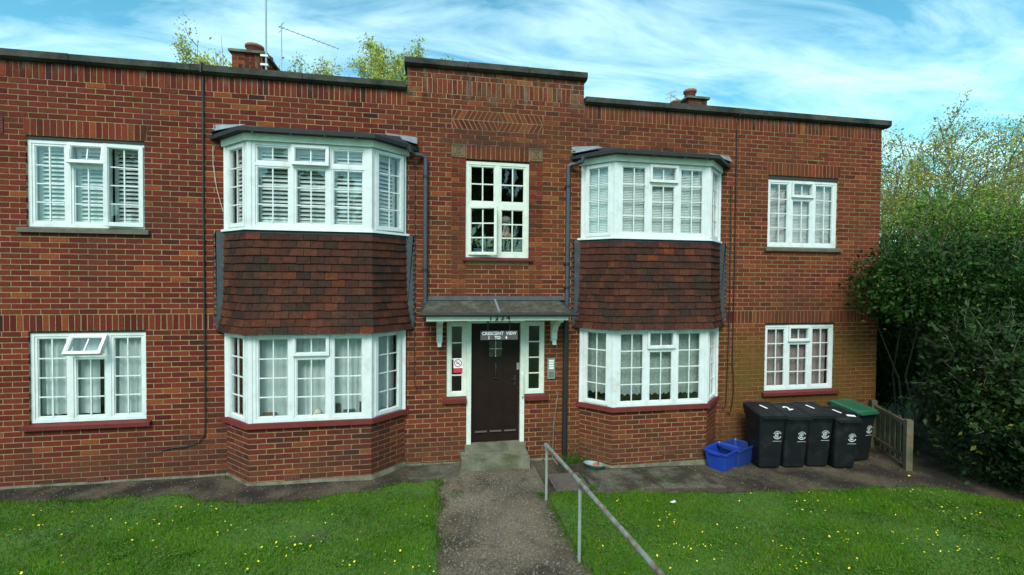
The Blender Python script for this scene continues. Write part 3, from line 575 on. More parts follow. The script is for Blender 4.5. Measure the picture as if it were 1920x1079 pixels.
# bays
def ring(bay, o): return [(bay[0][0]-o*1.4, 0.0), (bay[1][0]-o*.42, bay[1][1]-o), (bay[2][0]+o*.42, bay[2][1]-o), (bay[3][0]+o*1.4, 0.0)]
def slab(bay, o0, o1, z0, z1, mat, name, yb=.02):
    lo, hi = ring(bay, o0), ring(bay, o1); mb = MB(); lo2 = lo+[(lo[3][0], yb), (lo[0][0], yb)]; hi2 = hi+[(hi[3][0], yb), (hi[0][0], yb)]; n = 6
    mb.add([(*p, z0) for p in lo2]+[(*p, z1) for p in hi2], [(i, (i+1) % n, n+(i+1) % n, n+i) for i in range(n)]+[tuple(range(n))[::-1], tuple(range(n, 2*n))]); return mb.build(name, mat, B)
def bay_window(bay, z0, z1, upper, idx):
    pts = [Vector((*p, 0)) for p in bay]; out = []
    for f in range(3):
        d = pts[f+1]-pts[f]; ang = math.atan2(d.y, d.x); M = xf(pts[f], ang); w = d.length
        if f == 1:
            M = M@Matrix.Translation((.05, 0, 0)); win, xs = three(M, w-.10, z0, z1, alltrans=(upper and idx == 0), openvent=R(5) if (upper and idx == 0) else 0)
            if upper and idx == 0:
                for k in range(3): shutter(win, M, xs[2*k]+.005, xs[2*k+1]-.005, z0+.05, z1-.05, .8)
        else:
            a, b = (.055, w-.045) if f == 0 else (.045, w-.055); M = M@Matrix.Translation((a, 0, 0)); win = frame(M, b-a, z0, z1, [], (), .04)
            light(win, M, .02, b-a-.02, z0+.02, z1-.02, 2, 4, .045, .016, ('left' if f == 2 else None) if (upper and idx == 0) else None, R(6) if f == 2 else 0)
            if upper and idx == 0: shutter(win, M, .06, b-a-.06, z0+.06, z1-.06, .8)
        out.append((win, M, w))
    for k, p in enumerate(pts):     # corner posts
        mb = MB(); x, y = p.x, p.y
        if k in (1, 2):
            s = 1 if k == 1 else -1; mb.prism([(x-.036*s, y+.030), (x-.006*s, y-.012), (x+.05*s, y-.012), (x+.05*s, y+.06), (x+.0*s, y+.07)][::(1 if s > 0 else -1)], z0, z1)
        else:
            s = 1 if k == 0 else -1; mb.prism([(x-.02*s, .02), (x-.02*s, -.03), (x+.012*s, -.03), (x+.05*s, -.028), (x+.06*s, .02)][::(1 if s > 0 else -1)], z0, z1)
        mb.build('bay_post', UPVC, B)
    return out
for bi, bay in enumerate(BAYS):
    slab(bay, .058, .05, .775, .842, SILLRED, 'window_sill'); bay_window(bay, .843, 2.075, False, bi); slab(bay, .01, .01, 2.076, 2.12, STRIP, 'bay_soffit')
    slab(bay, .055, .05, 3.495, 3.528, UPVC, 'window_sill'); bay_window(bay, 3.529, 4.70, True, bi); slab(bay, .045, .05, 4.701, 4.795, CREAM, 'fascia')
    a, b = ring(bay, .15), ring(bay, .13); mb = MB(); c = [(bay[0][0]-.02, .0, 5.0), (bay[1][0]+.1, -.02, 5.02), (bay[2][0]-.1, -.02, 5.02), (bay[3][0]+.02, 0, 5.0)]
    mb.add([(*p, 4.795) for p in a]+[(*p, 4.85) for p in a]+c, [(0, 1, 5, 4), (1, 2, 6, 5), (2, 3, 7, 6), (4, 5, 9, 8), (5, 6, 10, 9), (6, 7, 11, 10), (3, 2, 1, 0)]); mb.build('bay_roof', FELT, B)
    for k in range(4):
        mb = MB(); t = (k+.5)/4+rng.uniform(-.05, .05); x = a[1][0]+(a[2][0]-a[1][0])*t; mb.box(x-.016, x+.016, a[1][1]+.005, a[1][1]+.03, 4.76+rng.uniform(0, .02), 4.796); mb.build('gutter_clip', FELT, B)
    for s, p in ((-1, ring(bay, .13)[0]), (1, ring(bay, .13)[3])):
        if (bi == 0) == (s == 1) or True:
            mb = MB(); x = p[0]; ins = (x+.45) if s < 0 else (x-.45); mb.add([(x, .004, 4.90), (x, -.10, 4.872), (ins, -.20, 4.955), (ins, -.012, 5.035), (x, .004, 5.0)], [(0, 1, 2, 3, 4)] if s > 0 else [(4, 3, 2, 1, 0)]); o = mb.build('lead_flashing', LEADB, B)
            sol = o.modifiers.new('thick', 'SOLIDIFY'); sol.thickness = .006
    # hanging tiles
    nr = 13; ztop, zbot = 3.49, 2.085; gh = (ztop-zbot)/nr
    def offs(t): return .022+.02*t+(.052*max(0, (t-.62)/.38)**1.6)
    TP = [((.072, .026, .017), 38), ((.064, .023, .016), 32), ((.052, .021, .016), 22), ((.095, .029, .016), 8), ((.038, .020, .016), 9), ((.17, .036, .014), 1.2)]; tw = np.array([p[1] for p in TP], float); tw /= tw.sum()
    hang = MB(); lo = ring(bay, .01); hang.prism([(lo[0][0], .02), *[(p[0], p[1]) for p in lo], (lo[3][0], .02)][::-1], 2.10, 3.492); core = hang.build('tile_hanging', STRIP, B)
    allt = MB()
    for r_ in range(nr):
        t0, t1 = r_/nr, (r_+1)/nr; zt, zb = ztop-r_*gh, ztop-(r_+1)*gh-.012; A0 = ring(bay, offs(t0)-.006); A1 = ring(bay, offs(t1)+.012)
        for f in range(3):
            p0, p1, q0, q1 = Vector((*A0[f], zt)), Vector((*A0[f+1], zt)), Vector((*A1[f], zb)), Vector((*A1[f+1], zb)); ln = (q1-q0).length; nt_ = max(2, round(ln/.18)); st = .5 if r_ % 2 else 0
            e = sorted({0.0, 1.0, *[min(max((i+st)/nt_, 0), 1) for i in range(nt_+1)]})
            n = (p1-p0).cross(q0-p0).normalized()
            if n.y > 0: n = -n
            for a_, b_ in zip(e[:-1], e[1:]):
                if b_-a_ < .02: continue
                gp = .0025/ln; a2, b2 = a_+(gp if a_ > 0 else 0), b_-(gp if b_ < 1 else 0); jz, jo = rng.normal(0, .003), abs(rng.normal(0, .0025)); c = TP[rng.choice(len(TP), p=tw)][0]; v = rng.uniform(.85, 1.15); c = tuple(q*v for q in c)
                T0, T1, Bo0, Bo1 = p0.lerp(p1, a2), p0.lerp(p1, b2), q0.lerp(q1, a2)+n*jo, q0.lerp(q1, b2)+n*jo; Bo0.z += jz; Bo1.z += jz*.5; th = n*.012
                mb = MB() if bi == 0 else allt
                mb.add([Bo0, Bo1, T1, T0, Bo0-th, Bo1-th, T1-th, T0-th], [(0, 1, 2, 3), (1, 0, 4, 5), (2, 1, 5, 6), (3, 2, 6, 7), (0, 3, 7, 4), (7, 6, 5, 4)], c)
                if bi == 0: o = mb.build('tile', TILE, core); o.matrix_parent_inverse = Matrix.Identity(4)
    if bi == 1: o = allt.build('tiles', TILE, core); o['kind'] = 'stuff'; o.matrix_parent_inverse = Matrix.Identity(4)
    slab(bay, .026, .020, 3.455, 3.494, LEAD, 'lead_apron')
    # stepped lead soakers on the wall either side
    for s in (-1, 1):
        e = ring(bay, .03)[0 if s < 0 else 3][0]; poly = [(e-s*.03, 3.50), (e-s*.02, 2.12), (e+s*.075, 2.06), (e+s*.11, 2.22)]; z = 2.25
        while z < 3.46: poly += [(e+s*.135, z), (e+s*.085, z+.035), (e+s*.085, z+.06)]; z += .075
        poly += [(e+s*.10, 3.50)]; mb = MB(); mb.prism(poly if s > 0 else poly[::-1], -.016, -.004, axis=1); mb.build('stepped_flashing', LEAD, B)
# curtains and blinds
def curtain(name, pts, z0, z1, mat, label, cat='curtain', amp=.022, wl=.085, scallop=0, y=.06, gap=None):
    pts = [Vector((*p, 0)) for p in pts]; v = []; f = []; n = 0; tot = 0
    for a, b in zip(pts[:-1], pts[1:]):
        d = b-a; Ln = d.length; d.normalize(); nn = Vector((-d.y, d.x, 0)); m = int(Ln/.012)
        for i in range(m+1):
            s = i*Ln/m; ph = (tot+s)/wl*6.283+1.3*math.sin((tot+s)*5.7)+.8*math.sin((tot+s)*13.1); am = amp*(.65+.35*math.sin((tot+s)*7.3))
            for j in range(5):
                t = j/4; z = z0+(z1-z0)*t+(scallop*abs(math.sin((tot+s)/.09*3.1416)) if j == 0 else 0); q = a+d*(s+.02*(1-t)*math.sin(ph*.31))+nn*(y+am*math.sin(ph)*(1-.25*t)); v.append((q.x, q.y, z))
            if n % 1 == 0 and (len(v)//5) > 1:
                k = len(v)//5-1; f += [(5*(k-1)+j, 5*k+j, 5*k+j+1, 5*(k-1)+j+1) for j in range(4)]
        tot += Ln
    me = bpy.data.meshes.new(name); me.from_pydata(v, [], f); me.materials.append(mat); me.polygons.foreach_set('use_smooth', [True]*len(f)); me.update(); o = link(bpy.data.objects.new(name, me)); recenter(o); return tag(o, label, cat)
curtain('curtain', [(.25, .07), (.95, .07)], .93, 2.03, CURT, 'white net curtain beside the far edge of the vent-open lower window', y=.06)
curtain('curtain', [(1.0, .07), (1.55, .07)], .90, 2.03, CURT, 'white net curtain in the half of the vent-open window nearer the cable', y=.06)
ib = [(2.75, .04), (3.11, -.33), (4.63, -.33), (5.0, .04)]; curtain('curtain', ib, .88, 2.06, CURT, 'long white pleated curtain hanging round the bay window with ornaments', y=.07)
ib = [(8.06, .04), (8.40, -.33), (9.91, -.33), (10.29, .04)]; curtain('lace_curtain', ib, .98, 2.06, LACE, 'scalloped white lace net hanging round the bay beside the blue boxes', amp=.008, wl=.12, scallop=.035, y=.05)
curtain('curtain', [(11.43, .07), (12.74, .07)], .93, 2.03, PINK, 'dusky pink curtain behind the lower window above the bins', y=.06)
def blind(M, w, z0, z1, mat, label, pitch=.026):
    mb = MB(M); z = z0
    while z < z1: mb.add([(0, .0, z), (w, .0, z), (w, .010, z+.024), (0, .010, z+.024), (0, -.0012, z+.0012), (w, -.0012, z+.0012), (w, .0088, z+.0252), (0, .0088, z+.0252)], [(0, 1, 5, 4), (2, 3, 7, 6), (4, 5, 6, 7), (3, 2, 1, 0)]); z += pitch
    mb.box(0, w, -.005, .025, z1, z1+.03)
    for q in (.15, .85): mb.box(w*q-.001, w*q+.001, -.002, 0, z0, z1)
    o = recenter(mb.build('venetian_blind', mat)); tag(o, label, 'blind', 'venetian blinds')
bay = BAYS[1]
for f, lab in ((0, 'pale venetian blind in upper bay side nearest the drainpipe'), (1, 'wide pale venetian blind across the front of the upper bay over the lace-net bay'), (2, 'narrow pale venetian blind in upper bay side nearest the hedge')):
    A, C_ = Vector((*bay[f], 0)), Vector((*bay[f+1], 0)); d = C_-A; M = xf(A, math.atan2(d.y, d.x))@Matrix.Translation((.08, .075, 0)); blind(M, d.length-.16, 3.57, 4.64, BLIND, lab)
blind(xf((11.42, .12, 0), 0), 1.33, 3.51, 4.59, BLINDP, 'pinkish venetian blind in the upper window above the bins')
# ornaments on the bay sill
mb = MB(); mb.box(3.08, 4.62, -.345, .1, .80, .852); mb.build('sill_board', UPVC, B)
for (x, w, h, m, lab, y) in ((3.30, .17, .10, BROWN, 'small reddish-brown wooden box on bay window sill', -.33), (3.60, .10, .17, BROWN, 'brown standing picture frame behind bay window mullion', -.32), (3.93, .13, .13, CREAMOB, 'cream patterned ornament on the bay sill', -.33),
                     (4.17, .13, .19, DARKOB, 'tall dark picture frame at the middle of bay sill', -.32), (4.36, .16, .10, DARKOB, 'low dark box on the bay window sill', -.335), (4.55, .10, .20, DARKOB, 'narrow dark frame beside the bay corner post', -.315)):
    mb = MB(); z = .853
    if m is CREAMOB: mb.lathe([(.03, 0), (.065, .03), (.065, .09), (.03, h)], 12, (x, y, z))
    else:
        mb.hexa([(x-w/2, y, z), (x+w/2, y, z), (x+w/2, y+.03, z), (x-w/2, y+.03, z)], [(x-w/2, y+.03, z+h), (x+w/2, y+.03, z+h), (x+w/2, y+.045, z+h), (x-w/2, y+.045, z+h)])
        mb.hexa([(x-w/4, y+.03, z), (x+w/4, y+.03, z), (x+w/4, y+.075, z), (x-w/4, y+.075, z)], [(x-w/4, y+.035, z+h*.7), (x+w/4, y+.035, z+h*.7), (x+w/4, y+.04, z+h*.7), (x-w/4, y+.04, z+h*.7)])
    tag(recenter(mb.build('ornament' if m is CREAMOB else ('box' if h < .12 else 'picture_frame'), m)), lab, 'ornament', 'ornaments on the bay sill')
# stair window contents
mb = MB(); mb.box(6.0, 7.11, .106, .42, 3.15, 3.19); mb.build('sill_board', CREAM, B)
TROUGH = pmat('trough_plastic', (.10, .16, .19), .6, .1)
for (x, w, lab) in ((6.36, .34, 'blue-grey plant trough behind the open stair casement'), (6.78, .38, 'blue-grey plant trough behind the fixed stair window sash')):
    e = empty('plant_trough', (x, .24, 3.192), lab, 'planter', group='troughs in the stair window'); mb = MB(); a, b = w/2-.02, .06
    mb.hexa([(-a, -b, 0), (a, -b, 0), (a, b, 0), (-a, b, 0)], [(-w/2, -.075, .13), (w/2, -.075, .13), (w/2, .075, .13), (-w/2, .075, .13)]); mb.box(-w/2-.008, w/2+.008, -.083, .083, .131, .145); mb.build('trough', TROUGH, e)
    k = 260; P = rng.normal(0, 1, (k, 3))*[w*.27, .05, .05]+[0, 0, .22]; D = rng.normal(0, 1, (k, 2, 3))*.02; V = np.stack([P-D[:, 0], P+D[:, 1]*.6, P+D[:, 0], P-D[:, 1]*.6], 1); np_mesh('foliage', V, 4, np.array([.10, .14, .04])*rng.uniform(.5, 1.5, (k, 1)), LEAF, e)
def skin_body(name, verts, edges, rad, mat, parent):
    me = bpy.data.meshes.new(name); me.from_pydata(verts, edges, []); o = link(bpy.data.objects.new(name, me), parent); md = o.modifiers.new('skin', 'SKIN'); md.use_smooth_shade = True
    for i, r_ in enumerate(rad): me.skin_vertices[0].data[i].radius = r_ if isinstance(r_, tuple) else (r_, r_); me.skin_vertices[0].data[i].use_root = (i == 0)
    o.modifiers.new('sub', 'SUBSURF').render_levels = 2; me.materials.append(mat); return o
pe = empty('person', (6.80, .75, 2.362), 'grey-haired person in dark clothes behind the stair window', 'person')
bv = [(0, 0, .82), (0, 0, .98), (0, -.01, 1.14), (0, -.01, 1.24), (0, -.03, 1.31), (0, -.05, 1.40), (0, -.06, 1.48), (.16, 0, 1.21), (.22, -.02, .96), (.20, -.16, .80), (-.16, 0, 1.21), (-.25, -.10, 1.02), (-.27, -.30, 1.16), (.09, 0, .78), (.10, -.02, .42), (.10, .02, .06), (.10, -.10, .03), (-.09, 0, .78), (-.10, -.02, .42), (-.10, .02, .06), (-.10, -.10, .03)]
be = [(0, 1), (1, 2), (2, 3), (3, 4), (4, 5), (5, 6), (3, 7), (7, 8), (8, 9), (3, 10), (10, 11), (11, 12), (0, 13), (13, 14), (14, 15), (15, 16), (0, 17), (17, 18), (18, 19), (19, 20)]
skin_body('body', bv, be, [(.15, .11), (.14, .10), (.16, .11), (.11, .08), .05, .075, .07, .06, .045, .032, .06, .045, .032, .08, .06, .04, .035, .08, .06, .04, .035], SKIN, pe)
skin_body('clothing', [v for v in bv[:4]]+[bv[7], bv[8], bv[10], bv[11], bv[13], bv[14], (.10, .02, .1), bv[17], bv[18], (-.10, .02, .1)], [(0, 1), (1, 2), (2, 3), (3, 4), (4, 5), (3, 6), (6, 7), (0, 8), (8, 9), (9, 10), (0, 11), (11, 12), (12, 13)], [(.165, .125), (.155, .115), (.175, .125), (.12, .09), .07, .056, .07, .056, .092, .072, .06, .092, .072, .06], CLOTH, pe)
mb = MB(); mb.lathe([(.05, -.03), (.084, .0), (.092, .045), (.075, .085), (.03, .105)], 14, (0, -.04, 1.475)); mb.build('hair', HAIR, pe, True)

# ------------------------------------------------------------------ entrance
def part(name, mat, fn, parent=B): mb = MB(); fn(mb); return mb.build(name, mat, parent)
dv_ = part('door', DOORM, lambda m: (m.box(6.147, 6.935, .06, .10, .245, 1.60), m.box(6.147, 6.44, .06, .10, 1.60, 1.86), m.box(6.65, 6.935, .06, .10, 1.60, 1.86), m.box(6.147, 6.935, .06, .10, 1.86, 2.145),
     [m.box(6.147+.09+i*.225, 6.147+.09+i*.225+.185, .052, .0605, .47, 1.22) for i in range(3)], [m.box(6.16+i*.26, 6.16+i*.26+.245, .055, .061, 1.30, 1.52) for i in range(3)]))
I4 = Matrix.Identity(4)
def sub(o): o.matrix_parent_inverse = I4; return o
sub(part('pane', GLASS, lambda m: m.box(6.44, 6.65, .078, .082, 1.60, 1.86), dv_)); sub(part('glazing_bars', CREAM, lambda m: (m.box(6.541, 6.549, .07, .0775, 1.60, 1.86), m.box(6.44, 6.65, .069, .077, 1.726, 1.734)), dv_))
sub(part('knocker', BLACK2, lambda m: (m.tube([(6.545, .05, 1.50), (6.545, .035, 1.40), (6.545, .05, 1.30)], .014), m.lathe([(.03, -.01), (.03, .01)], 12, (6.545, .05, 1.27))), dv_))
sub(part('handle', BLACK2, lambda m: (m.box(6.84, 6.875, .045, .06, 1.14, 1.30), m.tube([(6.857, .045, 1.24), (6.857, .02, 1.24), (6.79, .02, 1.24)], .009)), dv_)); sub(part('lock', GREYM, lambda m: m.box(6.885, 6.93, .045, .06, 1.39, 1.50), dv_))
sub(part('weather_bar', pmat('worn_bar', (.05, .034, .028), .7, .2), lambda m: [m.hexa([(6.22+i*.235, .035, .40), (6.41+i*.235, .035, .40), (6.41+i*.235, .06, .40), (6.22+i*.235, .06, .40)], [(6.22+i*.235, .055, .42), (6.41+i*.235, .055, .42), (6.41+i*.235, .06, .42), (6.22+i*.235, .06, .42)]) for i in range(3)], dv_))
part('door_frame', CREAM, lambda m: (m.box(6.078, 6.147, -.01, .12, .22, 2.15), m.box(6.935, 7.003, -.01, .12, .22, 2.15), m.box(6.078, 7.003, -.008, .12, 2.151, 2.20)))
part('grab_handle', UPVC, lambda m: m.tube([(6.97, -.015, 1.35), (6.97, -.05, 1.32), (6.97, -.05, .98), (6.97, -.015, .95)], .011))
for (a, b) in ((5.768, 6.077), (7.004, 7.332)):
    M = xf((a, .02, 0), 0); w = frame(M, b-a, 1.0, 2.17, [], (), .06, CREAM); light(w, M, .055, b-a-.055, 1.055, 2.12, 1, 4, .012, -.004, bar=.018, mat=CREAM)
sill(5.70, 6.075, .905, .995, -.06, SILLRED); sill(7.006, 7.40, .905, .995, -.06, SILLRED)
part('doorstep', CONC, lambda m: (m.box(6.05, 7.02, -.07, .15, .1, .235))); part('doorstep', CONC, lambda m: m.hexa([(5.97, -.34, -.15), (7.04, -.34, -.15), (7.04, -.02, -.15), (5.97, -.02, -.15)], [(5.98, -.33, .125), (7.03, -.33, .12), (7.03, -.02, .13), (5.98, -.02, .13)]))
can = part('canopy', FELT, lambda m: m.hexa([(5.37, -.52, 2.315), (7.66, -.52, 2.305), (7.66, .02, 2.325), (5.37, .02, 2.325)], [(5.37, -.52, 2.345), (7.66, -.52, 2.335), (7.66, .02, 2.50), (5.37, .02, 2.505)]))
SLATE = pmat('mossy_slate', (.058, .054, .038), .95, .5, 14, .8, 50, spec=.1, col2=(.10, .10, .085), p2=(.5, .75), s2=4)
sub(part('slate', SLATE, lambda m: m.hexa([(5.39, -.505, 2.349), (6.5, -.505, 2.346), (6.5, .0, 2.507), (5.47, .0, 2.507)], [(5.39, -.505, 2.361), (6.5, -.505, 2.358), (6.5, .0, 2.517), (5.47, .0, 2.517)]), can)); sub(part('slate', SLATE, lambda m: m.hexa([(6.53, -.505, 2.346), (7.63, -.505, 2.34), (7.56, .0, 2.507), (6.53, .0, 2.507)], [(6.53, -.505, 2.358), (7.63, -.505, 2.352), (7.56, .0, 2.517), (6.53, .0, 2.517)]), can))
sub(part('lead_roll', LEADB, lambda m: m.tube([(6.515, .0, 2.53), (6.515, -.3, 2.43), (6.515, -.51, 2.365)], .018), can)); sub(part('lead_flashing', LEAD, lambda m: m.hexa([(5.44, -.04, 2.517), (7.66, -.04, 2.515), (7.66, .0, 2.517), (5.44, .0, 2.517)], [(5.44, -.016, 2.58), (7.66, -.016, 2.575), (7.66, .0, 2.58), (5.44, .0, 2.58)]), can))
sub(part('gutter', BLACK2, lambda m: (m.tube([(5.34, -.55, 2.335), (7.72, -.55, 2.32)], .028, 10)), can)); sub(part('fascia', CREAM, lambda m: (m.box(5.45, 7.575, -.505, -.485, 2.235, 2.312), m.box(5.45, 5.47, -.485, 0, 2.235, 2.312), m.box(7.555, 7.575, -.485, 0, 2.235, 2.312), m.box(5.47, 7.555, -.485, 0, 2.296, 2.312)), can))
for x in (5.65, 7.475):
    pr = [(0, 2.235), (-.44, 2.235), (-.44, 2.20), (-.30, 2.17), (-.16, 2.09), (-.09, 1.99), (-.085, 1.90), (-.06, 1.86), (0, 1.86)]; part('canopy_bracket', CREAM, lambda m: (m.prism(pr, x-.045, x+.045, axis=0), m.box(x-.03, x+.03, -.095, -.05, 1.80, 1.862)))
sub(part('lamp', CREAM, lambda m: m.lathe([(.05, -.06), (.11, -.045), (.13, 0)], 18, (6.55, -.25, 2.29)), can))
for ch, x in zip('1234', (6.385, 6.475, 6.56, 6.65)): text(ch, .095, Matrix.Translation((x, -.512, 2.274))@FRONT, BLACK2, 'house_number', can, bold=.003, extrude=.004).matrix_parent_inverse = I4
sg = empty('name_sign', (6.545, -.30, 1.925), 'small dark sign with white lettering hanging above the door', 'sign', world=True)
part('board', SIGNM, lambda m: m.box(6.258, 6.834, -.30, -.288, 1.925, 2.063), sg); part('strap', BLACK2, lambda m: m.box(6.36, 6.38, -.298, -.290, 2.064, 2.295), sg); part('strap', BLACK2, lambda m: m.box(6.70, 6.72, -.298, -.290, 2.064, 2.295), sg)
text('CRESCENT  VIEW', .068, Matrix.Translation((6.546, -.302, 2.022))@FRONT, WHITE, 'lettering', sg, bold=.0022); text('1    TO    4', .064, Matrix.Translation((6.52, -.302, 1.957))@FRONT, WHITE, 'lettering', sg, bold=.0022)
ns = empty('no_smoking_sign', (5.94, .022, 1.37), 'small white and red no-smoking notice in the door sidelight', 'sign', world=True)
part('notice', WHITE, lambda m: m.box(5.872, 6.012, .0235, .0255, 1.445, 1.60), ns); part('red_panel', REDP, lambda m: m.box(5.872, 6.012, .0235, .0255, 1.372, 1.443), ns)
def nosmoke(m):
    c = (5.942, 1.522); k = 20
    for r1, r2 in ((.062, .050),): m.add([(c[0]+r1*math.cos(6.283*i/k), .0225, c[1]+r1*math.sin(6.283*i/k)) for i in range(k)]+[(c[0]+r2*math.cos(6.283*i/k), .0225, c[1]+r2*math.sin(6.283*i/k)) for i in range(k)], [(i, (i+1) % k, k+(i+1) % k, k+i) for i in range(k)])
    m.prism([(c[0]-.041, c[1]+.033), (c[0]-.033, c[1]+.041), (c[0]+.041, c[1]-.033), (c[0]+.033, c[1]-.041)], .0215, .0228, axis=1)
part('ban_ring', REDP, nosmoke, ns); part('cigarette', BLACK2, lambda m: (m.box(5.912, 5.962, .0226, .0232, 1.514, 1.524), m.prism([(5.955, 1.526), (5.966, 1.545), (5.962, 1.526)], .0226, .0232, axis=1)), ns)
ic = empty('intercom_panel', (7.445, -.02, 1.237), 'brushed metal intercom panel with call buttons beside the door', 'intercom', world=True)
part('plate', GREYM, lambda m: m.box(7.382, 7.508, -.022, 0, 1.237, 1.572), ic); part('speaker_grille', BLACK2, lambda m: [m.box(7.405, 7.485, -.0245, -.0225, 1.27+i*.018, 1.275+i*.018) for i in range(5)], ic)
for i in range(4): part('call_button', WHITE, lambda m: m.box(7.405, 7.485, -.027, -.0225, 1.40+i*.04, 1.425+i*.04), ic)
# rainwater pipes
dp = part('downpipe', BLACKP, lambda m: (m.tube([(5.18, -.22, 4.80), (5.20, -.2, 4.74), (5.26, -.10, 4.715), (5.36, -.06, 4.715), (5.425, -.05, 4.69), (5.43, -.05, 4.60), (5.43, -.05, 2.44), (5.43, -.12, 2.40)], .034, 12)))
for z in (4.40, 2.98): sub(part('pipe_clip', BLACK2, lambda m: (m.tube([(5.43, -.05, z-.02), (5.43, -.05, z+.02)], .041, 12), m.box(5.385, 5.475, -.02, -.003, z-.02, z+.02)), dp))
dp = part('downpipe', BLACKP, lambda m: (m.tube([(7.89, -.22, 4.80), (7.87, -.2, 4.72), (7.80, -.10, 4.70), (7.74, -.06, 4.70), (7.69, -.05, 4.67), (7.688, -.05, 4.58), (7.688, -.05, 2.30)], .034, 12)))
for z in (4.35, 3.10, 2.72): sub(part('pipe_clip', BLACK2, lambda m: (m.tube([(7.688, -.05, z-.02), (7.688, -.05, z+.02)], .041, 12), m.box(7.643, 7.733, -.02, -.003, z-.02, z+.02)), dp))
part('downpipe', BLACK2, lambda m: m.tube([(7.675, -.055, 2.33), (7.672, -.055, 1.0), (7.668, -.055, -.02), (7.665, -.11, -.07)], .042, 12))
# chimneys
def chimney(x0, x1, y0, y1, zt, pots, label):
    c = part('chimney', MORTAR, lambda m: m.box(x0+.006, x1-.006, y0+.006, y1-.006, 5.5, zt-.05)); mb = MB(); cnt = 0
    k = 0; z = 5.5
    while z < zt-.10:
        for (a, b, fx) in ((x0, x1, 'f'), (y0, y1, 'l'), (y0, y1, 'r')):
            q = a-(.1125 if k % 2 else 0)
            while q < b-.03:
                s, e = max(q, a)+.005, min(q+.225, b)-.005; q += .225
                if e-s < .03: continue
                col = tuple(v*.75 for v in bcol())
                if fx == 'f': mb.box(s, e, y0, y0+.02, z+.005, z+.07, col)
                elif fx == 'l': mb.box(x0, x0+.02, s+.021, e, z+.005, z+.07, col)
                else: mb.box(x1-.02, x1, s+.021, e, z+.005, z+.07, col)
        z += .075; k += 1
    sub(mb.build('bricks', BRICK, c))['kind'] = 'stuff'
    sub(part('cap_slab', CONC, lambda m: (m.box(x0-.05, x1+.05, y0-.05, y1+.05, zt-.05, zt), m.hexa([(x0, y0, zt), (x1, y0, zt), (x1, y1, zt), (x0, y1, zt)], [(x0+.12, y0+.15, zt+.07), (x1-.12, y0+.15, zt+.07), (x1-.12, y1-.15, zt+.07), (x0+.12, y1-.15, zt+.07)])), c))
    for (px, py, r_, h) in pots: mb = MB(); mb.lathe([(r_*.95, 0), (r_*.85, h*.7), (r_*1.05, h*.72), (r_*1.08, h*.92), (r_*.9, h), (r_*.7, h), (r_*.65, h*.6)], 18, (px, py, zt+.03)); sub(mb.build('chimney_pot', TERRA, c, True))
chimney(1.55, 2.17, 3.0, 4.7, 7.43, [(1.86, 3.35, .17, .24), (1.88, 3.85, .17, .26), (1.88, 4.35, .16, .24)], ''); chimney(11.60, 12.10, 3.0, 4.5, 7.27, [(11.85, 3.35, .15, .27), (11.83, 3.95, .14, .22)], '')

# ------------------------------------------------------------------ cables, aerials
def cable(pts, r_, label, mat=BLACK2, name='cable', cat='cable'):
    mb = MB(); mb.tube(pts, r_, 6); return tag(recenter(mb.build(name, mat)), label, cat, 'cables on the facade')
cable([(2.35, .1, 5.84), (2.35, -.09, 5.84), (2.35, -.09, 5.70), (2.35, -.025, 5.66), (2.345, -.022, 4.0), (2.352, -.022, 2.2), (2.35, -.022, .75), (2.34, -.022, .60), (2.27, -.022, .50), (2.10, -.022, .44), (1.92, -.02, .43), (1.78, -.01, .39)], [.012]*6+[.008]*6, 'thick black cable running down the wall beside the ornament bay')
cable([(2.47, -.02, 4.70), (2.475, -.03, 4.45), (2.52, -.03, 4.1), (2.58, -.02, 3.85), (2.60, -.02, 3.78)], .003, 'thin pale wire slanting down under the shuttered bay roof', CREAM)
cable([(10.73, .1, 5.80), (10.73, -.09, 5.80), (10.73, -.09, 5.69), (10.72, -.022, 5.62), (10.72, -.022, 3.0), (10.71, -.022, 1.4), (10.73, -.03, 1.2), (10.74, -.03, .9), (10.70, -.03, .62), (10.67, -.02, .52), (10.62, -.02, .55)], .008, 'long black cable beside the lace-net bay ending in a loop')
cable([(10.63, -.015, 4.5), (10.64, -.018, 2.5), (10.62, -.018, 1.2), (10.60, -.02, .7), (10.55, -.02, .6)], .007, 'thin dark cable close to the lace-net bay')
cable([(5.27, -.015, 4.6), (5.275, -.018, 2.6), (5.275, -.018, 1.25), (5.30, -.03, 1.10)], .006, 'thin dark cable between ornament bay and the entrance')
ae = empty('aerial_mast', (2.22, 2.9, 5.5), 'tall thin aerial mast strapped to the side of a brick chimney', 'aerial', world=True); part('mast', GREYM, lambda m: m.tube([(2.22, 2.93, 6.6), (2.22, 2.93, 9.4)], .019, 8), ae); [part('bracket', GREYM, lambda m: m.box(2.12, 2.26, 2.90, 2.99, zq, zq+.04), ae) for zq in (7.12, 7.30)]
def yagi(name, base, zt, end, label, n, mat=GREYM):
    e = empty(name, base, label, 'aerial', world=True); t = Vector((base[0], base[1], zt)); part('mast', mat, lambda m: m.tube([base, (base[0], base[1], zt+.08)], .013, 6), e); part('boom', mat, lambda m: m.tube([t-(Vector(end)-t)*.05, end], .008, 6), e)
    d = (Vector(end)-t).normalized(); s = Vector((0, 0, 1)) if n > 12 else d.cross(Vector((0, 0, 1)))
    part('elements', mat, lambda m: [m.tube([t+(Vector(end)-t)*(i/(n-1))-s*.08, t+(Vector(end)-t)*(i/(n-1))+s*.08], .003, 4) for i in range(n)], e); part('reflector', mat, lambda m: (m.tube([t-s*.15+Vector((0, 0, .05)), t+s*.15+Vector((0, 0, .05))], .006, 5), m.tube([t-s*.15-Vector((0, 0, .05)), t+s*.15-Vector((0, 0, .05))], .006, 5)), e)
